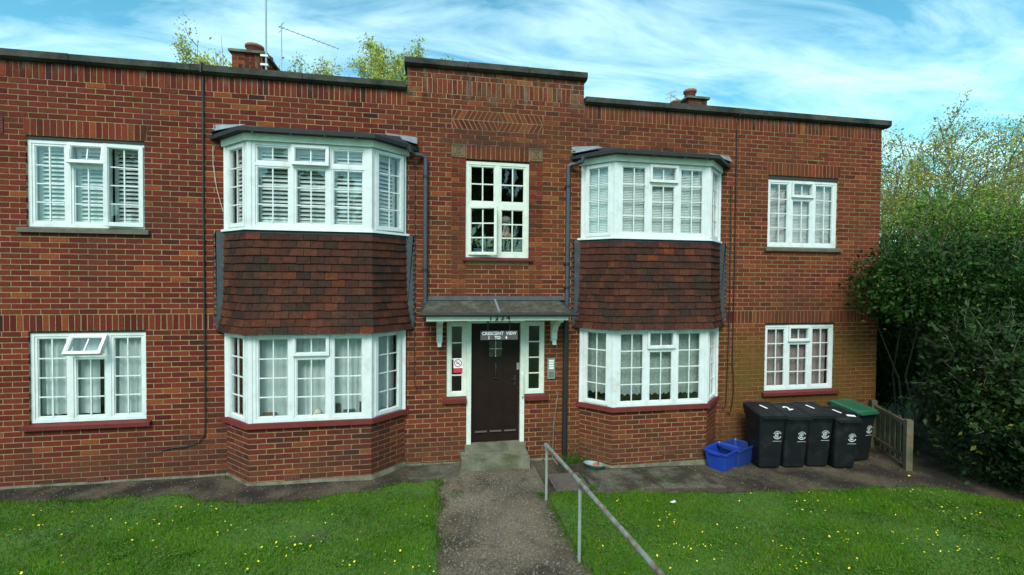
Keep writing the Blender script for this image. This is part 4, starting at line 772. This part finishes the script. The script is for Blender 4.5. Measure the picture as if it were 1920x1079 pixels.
yagi('tv_aerial', (2.49, 3.0, 5.52), 7.96, (3.47, 3.7, 7.96), 'television aerial with long boom standing behind the parapet near the tall mast', 12)
yagi('tv_aerial', (11.25, 3.2, 5.52), 7.35, (11.75, 3.45, 7.28), 'small television aerial by the chimney towards the hedge', 5)

# ------------------------------------------------------------------ handrail
hr = empty('handrail', (7.03, -1.35, g(7.03)), 'rusty galvanised pipe handrail beside the gravel path', 'handrail', world=True)
part('rail', GALV, lambda m: m.tube([(7.045, -1.30, .645), (7.03, -1.36, .66), (7.03, -2.7, .77), (7.015, -4.4, .91), (7.0, -8.5, 1.25)], .022, 12), hr)
for (x, y, zt) in ((7.03, -1.36, .65), (7.03, -2.72, .765), (7.01, -4.6, .92), (7.0, -6.6, 1.09)):
    p_ = part('post', GREENPOST, lambda m: m.tube([(x, y, g(x)-.2), (x, y, zt)], .0185, 10), hr); q = part('collar', GALV, lambda m: (m.tube([(x, y-.05, zt+.0), (x, y+.05, zt+.0)], .029, 12), m.tube([(x, y, zt-.06), (x, y, zt-.01)], .025, 12)), p_); q.matrix_parent_inverse = I4
mb = MB(); mb.tube([(7.56, -.03, 1.02), (7.50, -.06, .6), (7.45, -.12, .12)], .009, 6); mb.tube([(7.56, -.03, .98), (7.47, -.10, .50), (7.44, -.17, .0), (7.50, -.25, -.08)], .008, 6); tag(recenter(mb.build('bent_rod', BARK)), 'thin bent brown rod leaning on the wall beside the drainpipe', 'rod')
dg = empty('drain_cover', (7.48, -.85, g(7.5)), 'ribbed iron drain cover set in the paving beside the handrail', 'drain cover', world=True); z = g(7.48)
DRAIN = pmat('rusty_iron', (.095, .075, .06), .8, .3, 15)
part('cover_frame', DRAIN, lambda m: (m.box(7.24, 7.27, -1.12, -.58, z-.01, z+.012), m.box(7.70, 7.73, -1.12, -.58, z-.01, z+.012), m.box(7.27, 7.70, -1.12, -1.09, z-.01, z+.011), m.box(7.27, 7.70, -.61, -.58, z-.01, z+.011)), dg); part('plate', BLACK2, lambda m: m.box(7.27, 7.70, -1.09, -.61, z-.02, z-.001), dg); part('ribs', DRAIN, lambda m: [m.box(7.28, 7.69, -1.075+i*.036, -1.075+i*.036+.02, z-.001, z+.009) for i in range(13)], dg)
ty = empty('plant_tray', (8.05, -.40, g(8.05)), 'oval green plastic tray on the paving by the bay', 'tray', rz=R(-35)); mb = MB(); k = 20
pr = [(.0, .004), (.80, 0), (1.0, .065), (1.08, .07), (1.04, .075), (.94, .065), (.76, .012), (.0, .012)]
mb.add([(q[0]*.16*math.cos(6.283*i/k), q[0]*.09*math.sin(6.283*i/k), q[1]) for q in pr for i in range(k)], [(a*k+i, a*k+(i+1) % k, (a+1)*k+(i+1) % k, (a+1)*k+i) for a in range(len(pr)-1) for i in range(k)]); mb.build('tray', TRAYM, ty, True)
mb = MB(); mb.M = Matrix.Translation((.03, 0, .05))@Matrix.Rotation(R(70), 4, 'Y'); mb.lathe([(.03, -.04), (.042, .03), (.047, .032), (.047, .05), (.04, .05), (.028, -.03)], 16); mb.M = None; o = mb.build('plant_pot', TERRA); o.location = ty.location; o.rotation_euler = ty.rotation_euler; tag(o, 'small terracotta pot lying on its side in the green tray', 'pot')

# ------------------------------------------------------------------ bins, boxes, gate
def rrect(w, d, r_, n=4, cx=0, cy=0):
    out = []
    for sx, sy, a0 in ((1, 1, 0), (-1, 1, 90), (-1, -1, 180), (1, -1, 270)):
        for i in range(n+1): a = R(a0+90*i/n); out.append((cx+sx*(w/2-r_)+r_*math.cos(a), cy+sy*(d/2-r_)+r_*math.sin(a)))
    return out
def loft(mb, rings, cap=(True, True)):
    n = len(rings[0]); mb.add([p for q in rings for p in q], [(a*n+i, a*n+(i+1) % n, (a+1)*n+(i+1) % n, (a+1)*n+i) for a in range(len(rings)-1) for i in range(n)]+([tuple(range(n))[::-1]] if cap[0] else [])+([tuple(range((len(rings)-1)*n, len(rings)*n))] if cap[1] else []))
def wheelie(loc, rz, lab, num, s=1.0, green=False, sticker=False):
    e = empty('wheelie_bin', loc, lab, 'bin', rz, 'wheelie bins by the wall'); W0, W1, D0, D1, H = .33*s, .405*s, .37*s, .47*s, .80*s
    mb = MB(); rr = lambda w, d, z, cy=0: [(x, y, z) for x, y in rrect(w, d, .045, 4, 0, cy)]
    loft(mb, [rr(W0-.03, D0-.03, .012, .02), rr(W0, D0, .04, .02), rr(W0+.03, D0+.035, H*.45, .01), rr(W1-.012, D1-.012, H-.07, 0), rr(W1+.012, D1+.014, H-.065, 0), rr(W1+.012, D1+.014, H, 0)]); mb.build('body', BIN, e)
    mb = MB(); hf, hb = H+.028*s, H+.095*s; wl, dl = W1+.035, D1+.055
    def slope(y): return hf+(hb-hf)*(y+dl/2)/dl
    R0 = [(x, y, H+.003) for x, y in rrect(wl, dl, .05)]; R1 = [(x, y, slope(y)) for x, y in rrect(wl, dl, .05)]; R2 = [(x, y, slope(y)+.022) for x, y in rrect(wl-.07, dl-.08, .04)]; R3 = [(x, y, slope(y)+.012) for x, y in rrect(wl-.13, dl-.15, .03)]; loft(mb, [R0, R1, R2, R3])
    lid = mb.build('lid', BINGREEN if green else BIN, e)
    mb = MB(); mb.tube([(-W1*.42, D1/2+.0, H-.01), (-W1*.42, D1/2+.075, H+.03), (W1*.42, D1/2+.075, H+.03), (W1*.42, D1/2, H-.01)], .015, 8); mb.build('handle', BIN, e)
    mb = MB(); mb.box(-wl/2+.03, wl/2-.03, -dl/2-.022, -dl/2+.01, H-.012, H+.012); mb.build('lid_lip', BINGREEN if green else BIN, lid)
    for sx in (-1, 1):
        mb = MB(Matrix.Translation((sx*(W0/2+.012), D0/2+.0, .085))@Matrix.Rotation(R(90), 4, 'Y')); mb.lathe([(.02, -.022), (.082, -.02), (.085, 0), (.082, .02), (.02, .022)], 18); mb.build('wheel', BLACK2, e)
    # printed emblem: dotted ring, C arc and F strokes, line of small print
    mb = MB(); y = -(D0/2+(D1-D0)/2*.78)-.012; cz = H*.66; cx = W0*.22; tl = (D1-D0)/2/H
    def P(u, v):
        u *= 1.25; v *= 1.25
        return (cx+u, -((D0/2-.02)+((D1-D0)/2+.02)*((cz+v)/H))-.0025, cz+v)
    def arc(r1, r2, a0, a1, n):
        for i in range(n):
            a, b = R(a0+(a1-a0)*i/n), R(a0+(a1-a0)*(i+1)/n); mb.add([P(r1*math.cos(a), r1*math.sin(a)), P(r2*math.cos(a), r2*math.sin(a)), P(r2*math.cos(b), r2*math.sin(b)), P(r1*math.cos(b), r1*math.sin(b))], [(0, 1, 2, 3)])
    for a in range(20, 160, 16): arc(.042, .055, a, a+10, 2)
    arc(.043, .055, 200, 340, 10); arc(.022, .033, 50, 310, 14)
    for (u0, u1, v0, v1) in ((-.008, .0, -.022, .024), (-.02, .026, .016, .024), (-.018, .018, -.003, .005), (-.055, .055, -.083, -.078)): mb.add([P(u0, v0), P(u1, v0), P(u1, v1), P(u0, v1)], [(0, 1, 2, 3)])
    mb.build('emblem', EMBL, e)
    if num:
        sl = math.atan2(hb-hf, dl); o = text(num, .20, Matrix.Translation((.0, .03, slope(.03)+.019))@Matrix.Rotation(sl, 4, 'X')@Matrix.Rotation(R(20), 4, 'Z'), WHITE, 'painted_number', lid, bold=.006, extrude=.001)
    if sticker: mb = MB(Matrix.Translation((.10, -.14, slope(-.14)+.021))@Matrix.Rotation(R(8), 4, 'X')@Matrix.Rotation(R(-15), 4, 'Z')); mb.box(-.06, .06, -.03, .03, 0, .002); mb.build('sticker', WHITE, lid)
    return e
gz = lambda x: g(x)-.002
wheelie((10.93, -.56, gz(10.9)), R(-9), 'black wheelie bin painted with a 1 beside the blue boxes', '1', 1.07)
wheelie((11.35, -.60, gz(11.3)), R(-9), 'black wheelie bin painted with a 2, next to the box-side bin', '2', 1.04)
wheelie((11.76, -.62, gz(11.7)), R(-8), 'black wheelie bin between the bin marked 2 and the stickered bin', '1', 1.06)
wheelie((12.15, -.75, gz(12.1)), R(-9), 'black wheelie bin with a white sticker on its lid', '1', 1.0, sticker=True)
wheelie((12.70, -.50, gz(12.7)), R(6), 'wheelie bin with a dark green lid beside the wooden gate', '', 1.05, green=True)
def tub(loc, rz, mat, lab, lbl):
    e = empty('recycling_box', loc, lab, 'box', rz, 'blue recycling boxes'); mb = MB(); rr = lambda w, d, z: [(x, y, z) for x, y in rrect(w, d, .04)]
    loft(mb, [rr(.42, .29, 0), rr(.50, .36, .27), rr(.53, .39, .272), rr(.53, .39, .30), rr(.50, .36, .302), rr(.48, .34, .28), rr(.40, .27, .012)], (True, True)); mb.build('tub', mat, e)
    for sx in (-1, 1): mb = MB(); mb.box(sx*.262-.02, sx*.262+.02, -.09, .09, .262, .285); mb.build('handle', mat, e)
    if lbl: mb = MB(); mb.M = Matrix.Translation((.235, -.02, .19))@Matrix.Rotation(R(-10), 4, 'Y'); mb.box(.0, .003, -.045, .045, -.05, .05); mb.build('sticker', WHITE, e)
tub((10.17, -.55, gz(10.1)), R(30), BLUE, 'bright blue recycling box with a white label, nearest the bay', True); tub((10.53, -.42, gz(10.5)), R(24), BLUED, 'darker blue recycling box tucked against the first bin', False)
gt = empty('picket_gate', (13.4, -.55, g(13.4)), 'low weathered timber picket gate between the bins and the hedge', 'gate', world=True); A, E_ = Vector((13.58, -.08, 0)), Vector((13.14, -1.07, 0)); dd = E_-A; M = xf(A, math.atan2(dd.y, dd.x)); gl_ = dd.length; z = g(13.4)
def gp(name, x0, x1, y0, y1, z0, z1): mb = MB(M); mb.box(x0, x1, y0, y1, z0, z1); mb.build(name, WOOD, gt)
gp('post', gl_-.04, gl_+.05, -.04, .05, z-.2, z+.82); gp('post', -.04, .05, -.04, .05, z-.2, z+.86); gp('rail', .05, gl_-.04, 0, .035, z+.70, z+.77); gp('rail', .05, gl_-.04, 0, .035, z+.14, z+.20)
for i in range(6): gp('picket', .08+i*.157, .08+i*.157+.085, .036, .056, z+.05, z+.78+rng.uniform(-.02, .02))

# ------------------------------------------------------------------ vegetation
def leaves(name, P, size, cols, parent, seed, droop=.0, out=None, asp=.5):
    r = np.random.default_rng(seed); n = len(P); D = r.normal(0, 1, (n, 3)); D[:, 2] -= droop; D /= np.linalg.norm(D, axis=1)[:, None]; Q = r.normal(0, 1, (n, 3))+(out if out is not None else 0); S_ = np.cross(D, Q); S_ /= np.linalg.norm(S_, axis=1)[:, None]+1e-9
    s = size*(.45+1.25*r.beta(1.6, 2.4, n))[:, None]; nn = np.cross(D, S_)*s*.12
    V = np.stack([P-D*s*.5, P+S_*s*asp*.5-D*s*.05+nn, P+D*s*.5, P-S_*s*asp*.5-D*s*.05+nn], 1); return np_mesh(name, V, 4, cols, LEAF, parent)
def cloud(ells, n, r, shell=(.62, 1.05), clump=.16, per=38):
    w = np.array([e[3]*e[4]+e[4]*e[5]+e[3]*e[5] for e in ells]); w /= w.sum(); out = []; nrm = []
    nc = max(1, n//per); idx = r.choice(len(ells), nc, p=w); E_ = np.array(ells)[idx]; d = r.normal(0, 1, (nc, 3)); d /= np.linalg.norm(d, axis=1)[:, None]; rad = r.uniform(*shell, nc)[:, None]
    lump = .20*np.sin(d[:, :1]*7+E_[:, :1]*3)*np.sin(d[:, 1:2]*8+E_[:, 1:2]*5)*np.sin(d[:, 2:3]*9+1)+.10*np.sin(d[:, 2:3]*17+d[:, :1]*13); c = E_[:, :3]+d*E_[:, 3:6]*(rad*.97+lump); P = np.repeat(c, per, 0)+r.normal(0, clump, (nc*per, 3)); return P, np.repeat(d, per, 0), np.repeat(r.uniform(.45, 1.45, nc), per)
def shrub(name, loc, label, cat, ells, n, size, base, seed, stems=(), yellow=.0, droop=.2, clump=.14, per=26, zmin=None, sprigs=260):
    r = np.random.default_rng(seed); e = empty(name, loc, label, cat, world=True); P, nr_, cv = cloud(ells, n, r, clump=clump, per=per); m = len(P)
    if zmin is not None: k = P[:, 2] > zmin; P, nr_, cv = P[k], nr_[k], cv[k]; m = len(P)
    k = ~((P[:, 1] > -.03) & (P[:, 0] < 13.75)); P, nr_, cv = P[k], nr_[k], cv[k]; m = len(P)
    C = np.array(base)[None]*(cv*r.uniform(.7, 1.3, m))[:, None]
    y = r.uniform(0, 1, m) < yellow; C[y] = np.array([.22, .20, .03])*r.uniform(.7, 1.2, (int(y.sum()), 1)); leaves('foliage', P, size, C, e, seed+1, droop, nr_*1.2)
    sp = []; mb = MB()
    for _ in range(sprigs):      # loose shoots standing out of the mass
        q = ells[r.integers(len(ells))]; d = r.normal(0, 1, 3); d[2] = abs(d[2])*1.2; d /= np.linalg.norm(d); p0 = np.array(q[:3])+d*np.array(q[3:6])*.9; ln = r.uniform(.2, .6); dr = d+r.normal(0, .5, 3)+[0, 0, .35]; dr /= np.linalg.norm(dr); p1 = p0+dr*ln
        if p1[1] > -.03 and p1[0] < 13.8: continue
        mb.tube([tuple(p0), tuple((p0+p1)/2+r.normal(0, .03, 3)), tuple(p1)], [.006, .004, .002], 4); sp += [p0+(p1-p0)*u+r.normal(0, .03, 3) for u in np.linspace(.15, 1, int(ln*46))]
    if sp: sp = np.array(sp); leaves('shoots', sp, size, np.array(base)[None]*r.uniform(1.1, 2.4, (len(sp), 1)), e, seed+9, .2)
    for s in stems: mb.tube(s[0], s[1], 6)
    mb.build('stems', BARK, e)['kind'] = 'stuff'
    return e
def rand_stems(r, x, y, z0, tips, rad=.03):
    out = []
    for t in tips:
        b = Vector((x+r.uniform(-.3, .3), y+r.uniform(-.3, .3), z0)); T = Vector(t); m1 = b.lerp(T, .35)+Vector((r.normal(0, .1), r.normal(0, .1), .1)); m2 = b.lerp(T, .7)+Vector((r.normal(0, .1), r.normal(0, .1), .1)); out.append(([b, m1, m2, T], [rad, rad*.8, rad*.5, rad*.15]))
    return out
r_ = np.random.default_rng(3)
def ell_tips(ells, n): 
    out = []
    for i in range(n): e = ells[r_.integers(len(ells))]; d = r_.normal(0, 1, 3); d /= np.linalg.norm(d); d[2] = abs(d[2]); out.append(tuple(np.array(e[:3])+d*np.array(e[3:6])*.9))
    return out
HB = [(13.95, -1.75, .75, .75, .75, 1.05), (13.95, -1.55, 1.45, .75, .6, .75), (14.2, -2.7, .70, .75, .8, 1.0), (15.6, -2.2, .8, 1.2, 1.4, 1.15), (14.6, -1.2, 1.5, .8, .6, .75), (15.5, -3.4, .7, 1.2, 1.0, 1.0), (16.5, -1.5, 1.1, 1.2, 1.4, 1.3)]
shrub('ivy_hedge', (14.6, -1.9, g(14)), 'dense dark green ivy hedge beside the wooden gate', 'hedge', HB, 60000, .080, (.019, .041, .010), 21, rand_stems(r_, 14.8, -1.9, -.2, ell_tips(HB, 26)), .015, .3, .11, zmin=-.16)
UB = [(14.0, -.75, 2.75, .95, .6, .75), (13.35, -.62, 2.75, .75, .42, .55), (14.9, -.7, 2.8, 1.0, .9, .75), (15.9, -.6, 2.65, 1.1, 1.1, .9), (14.6, .5, 2.9, .75, 1.0, .8), (16.8, -1.0, 2.6, 1.2, 1.2, 1.1), (15.2, -1.2, 2.3, .8, .6, .6), (15.1, 2.3, 1.4, 1.1, .8, 1.7), (17.2, 2.6, 1.5, 1.5, 1.0, 1.8), (14.9, .9, 1.6, .5, .6, 1.2), (14.5, 1.6, .9, .6, .6, 1.2), (16.2, 1.7, 1.0, .9, .7, 1.4), (18.6, 3.6, 1.3, 1.2, .9, 1.7)]
shrub('laurel_bush', (14.9, -.3, g(14)), 'tall dark glossy bush overhanging the corner of the brick wall', 'bush', UB, 96000, .075, (.020, .052, .008), 31, rand_stems(r_, 15.3, .4, -.2, ell_tips(UB[:7], 8), .022), .02, .2, .12, zmin=-.1)
TB = [(15.6, .3, 3.75, .8, .7, .5), (16.8, .2, 3.8, 1.1, .8, .5), (18.0, .2, 3.7, 1.3, 1.0, .6), (16.3, .9, 4.1, .6, .6, .4)]
shrub('privet_bush', (16.2, .8, g(16)), 'bright green bush rising behind the dark bush', 'bush', TB, 9000, .06, (.07, .135, .014), 41, rand_stems(r_, 16.2, .8, -.2, ell_tips(TB, 30), .035), .05, .0, .13)
def tree(name, base, label, lim_, n_limbs, htop, spread, leaf_n, leaf_size, col, seed, trunk_r=.12, lean=(0, 0), split=.35, per=9, group=None, sub_n=7, jit=.085):
    r = np.random.default_rng(seed); e = empty(name, base, label, 'tree', group=group, world=True); mb = MB(); bx, by, bz = base; tips = []
    sp = Vector((bx+lean[0]*.2, by+lean[1]*.2, bz+htop*split)); mb.tube([(bx, by, bz-.3), (bx+lean[0]*.08, by+lean[1]*.08, bz+htop*split*.5), sp], [trunk_r, trunk_r*.85, trunk_r*.7], 10)
    for i in range(n_limbs):
        a = 6.283*i/n_limbs+r.uniform(-.3, .3); q = spread*r.uniform(.25, 1)*math.sqrt(r.uniform(.3, 1)); top = Vector((bx+lean[0]+q*math.cos(a), by+lean[1]+q*math.sin(a)*.7, bz+htop*r.uniform(lim_ or .72, 1.0)*(1-.25*(q/spread)**2)))
        st = sp.lerp(Vector((bx, by, bz)), r.uniform(0, .3)); pts = [st]
        for t in (.25, .5, .75, 1): p = st.lerp(top, t); p += Vector((math.cos(a), math.sin(a), 0))*spread*.16*math.sin(t*3.14)+Vector(r.normal(0, .08*spread/3, 3)); pts.append(p)
        mb.tube(pts, [trunk_r*.42, trunk_r*.33, trunk_r*.22, trunk_r*.13, .006], 6)
        for k in range(sub_n):
            t = r.uniform(.3, .98)*4; j = min(int(t), 3); s = pts[j].lerp(pts[j+1], t-j); ln = spread*r.uniform(.22, .5)*(1.15-.12*t); d = Vector((math.cos(a)+r.normal(0, .8)+lean[0]*.15, math.sin(a)+r.normal(0, .8), r.uniform(.1, 1.3))).normalized(); m_ = s+d*ln*.5+Vector(r.normal(0, .05, 3)); en = s+d*ln+Vector((0, 0, .12*ln)); mb.tube([s, m_, en], [trunk_r*.12, trunk_r*.07, .004], 5)
            for _ in range(3): tt = r.uniform(.2, 1); s2 = s.lerp(en, tt); d2 = (d+Vector(r.normal(0, .6, 3))).normalized(); e2 = s2+d2*ln*r.uniform(.25, .5); mb.tube([s2, e2], [trunk_r*.045, .003], 4); tips += [s2.lerp(e2, u) for u in (.3, .6, .85, 1.0)]
            tips += [s.lerp(en, u) for u in (.5, .75, 1.0)]
    mb.build('trunk', BARK, e); T = np.array([tuple(t) for t in tips]); nc = leaf_n//per; c = T[r.choice(len(T), nc)]; P = np.repeat(c, per, 0)+r.normal(0, jit, (nc*per, 3)); v = np.repeat(r.uniform(.65, 1.35, nc), per)*r.uniform(.8, 1.2, nc*per)
    leaves('crown', P, leaf_size, np.array(col)[None]*v[:, None], e, seed+5, .5); return e
tree('willow_tree', (19.0, 4.0, -.3), 'airy pale green tree leaning away beyond the building corner', 0, 30, 8.3, 3.4, 40000, .066, (.31, .32, .065), 51, .13, (1.6, 0), .22, sub_n=10, per=6, jit=.13)
tree('bare_tree', (16.0, 3.2, -.3), 'slender sparsely leaved tree just behind the building corner', 0, 7, 7.1, 1.1, 2500, .055, (.30, .30, .10), 61, .08, (.3, 0), .3)
tree('willow_tree', (25.0, 6.0, -.3), 'fuller pale green tree behind the airy leaning tree', 0, 24, 8.6, 4.0, 24000, .085, (.27, .31, .065), 71, .17, (0, 0), .25, sub_n=10, jit=.16)
for i, (x, y, h, s, n, lab) in enumerate(((-2.4, 12, 12.2, 2.3, 13000, 'leafy treetop behind the parapet beside the chimney with the tall mast'), (.9, 12, 12.1, 1.7, 9000, 'small leafy treetop behind the television aerial'), (4.4, 12, 12.7, 3.0, 26000, 'broad leafy treetop between the aerial and raised parapet'))):
    tree('birch_tree', (x, y, -.3), lab, .86, 26, h, s, int(n*1.9), .10, (.40, .43, .10), 81+i, .14, (0, 0), .45, jit=.14, per=8, group='trees behind the building')
# trees and a hedge across the road, behind the viewer: what the window panes mirror
for i, (x, y, h, s) in enumerate(((-4, -25, 12, 5), (10.3, -22, 13.5, 5), (18, -25, 13, 5), (26, -25, 12.5, 5.5))):
    tree('street_tree', (x, y, -.3), 'broad leafy tree across the road, facing the flats', 0, 18, h, s, 30000, .45, (.10, .18, .05), 91+i, .2, (0, 0), .3, group='trees across the road')
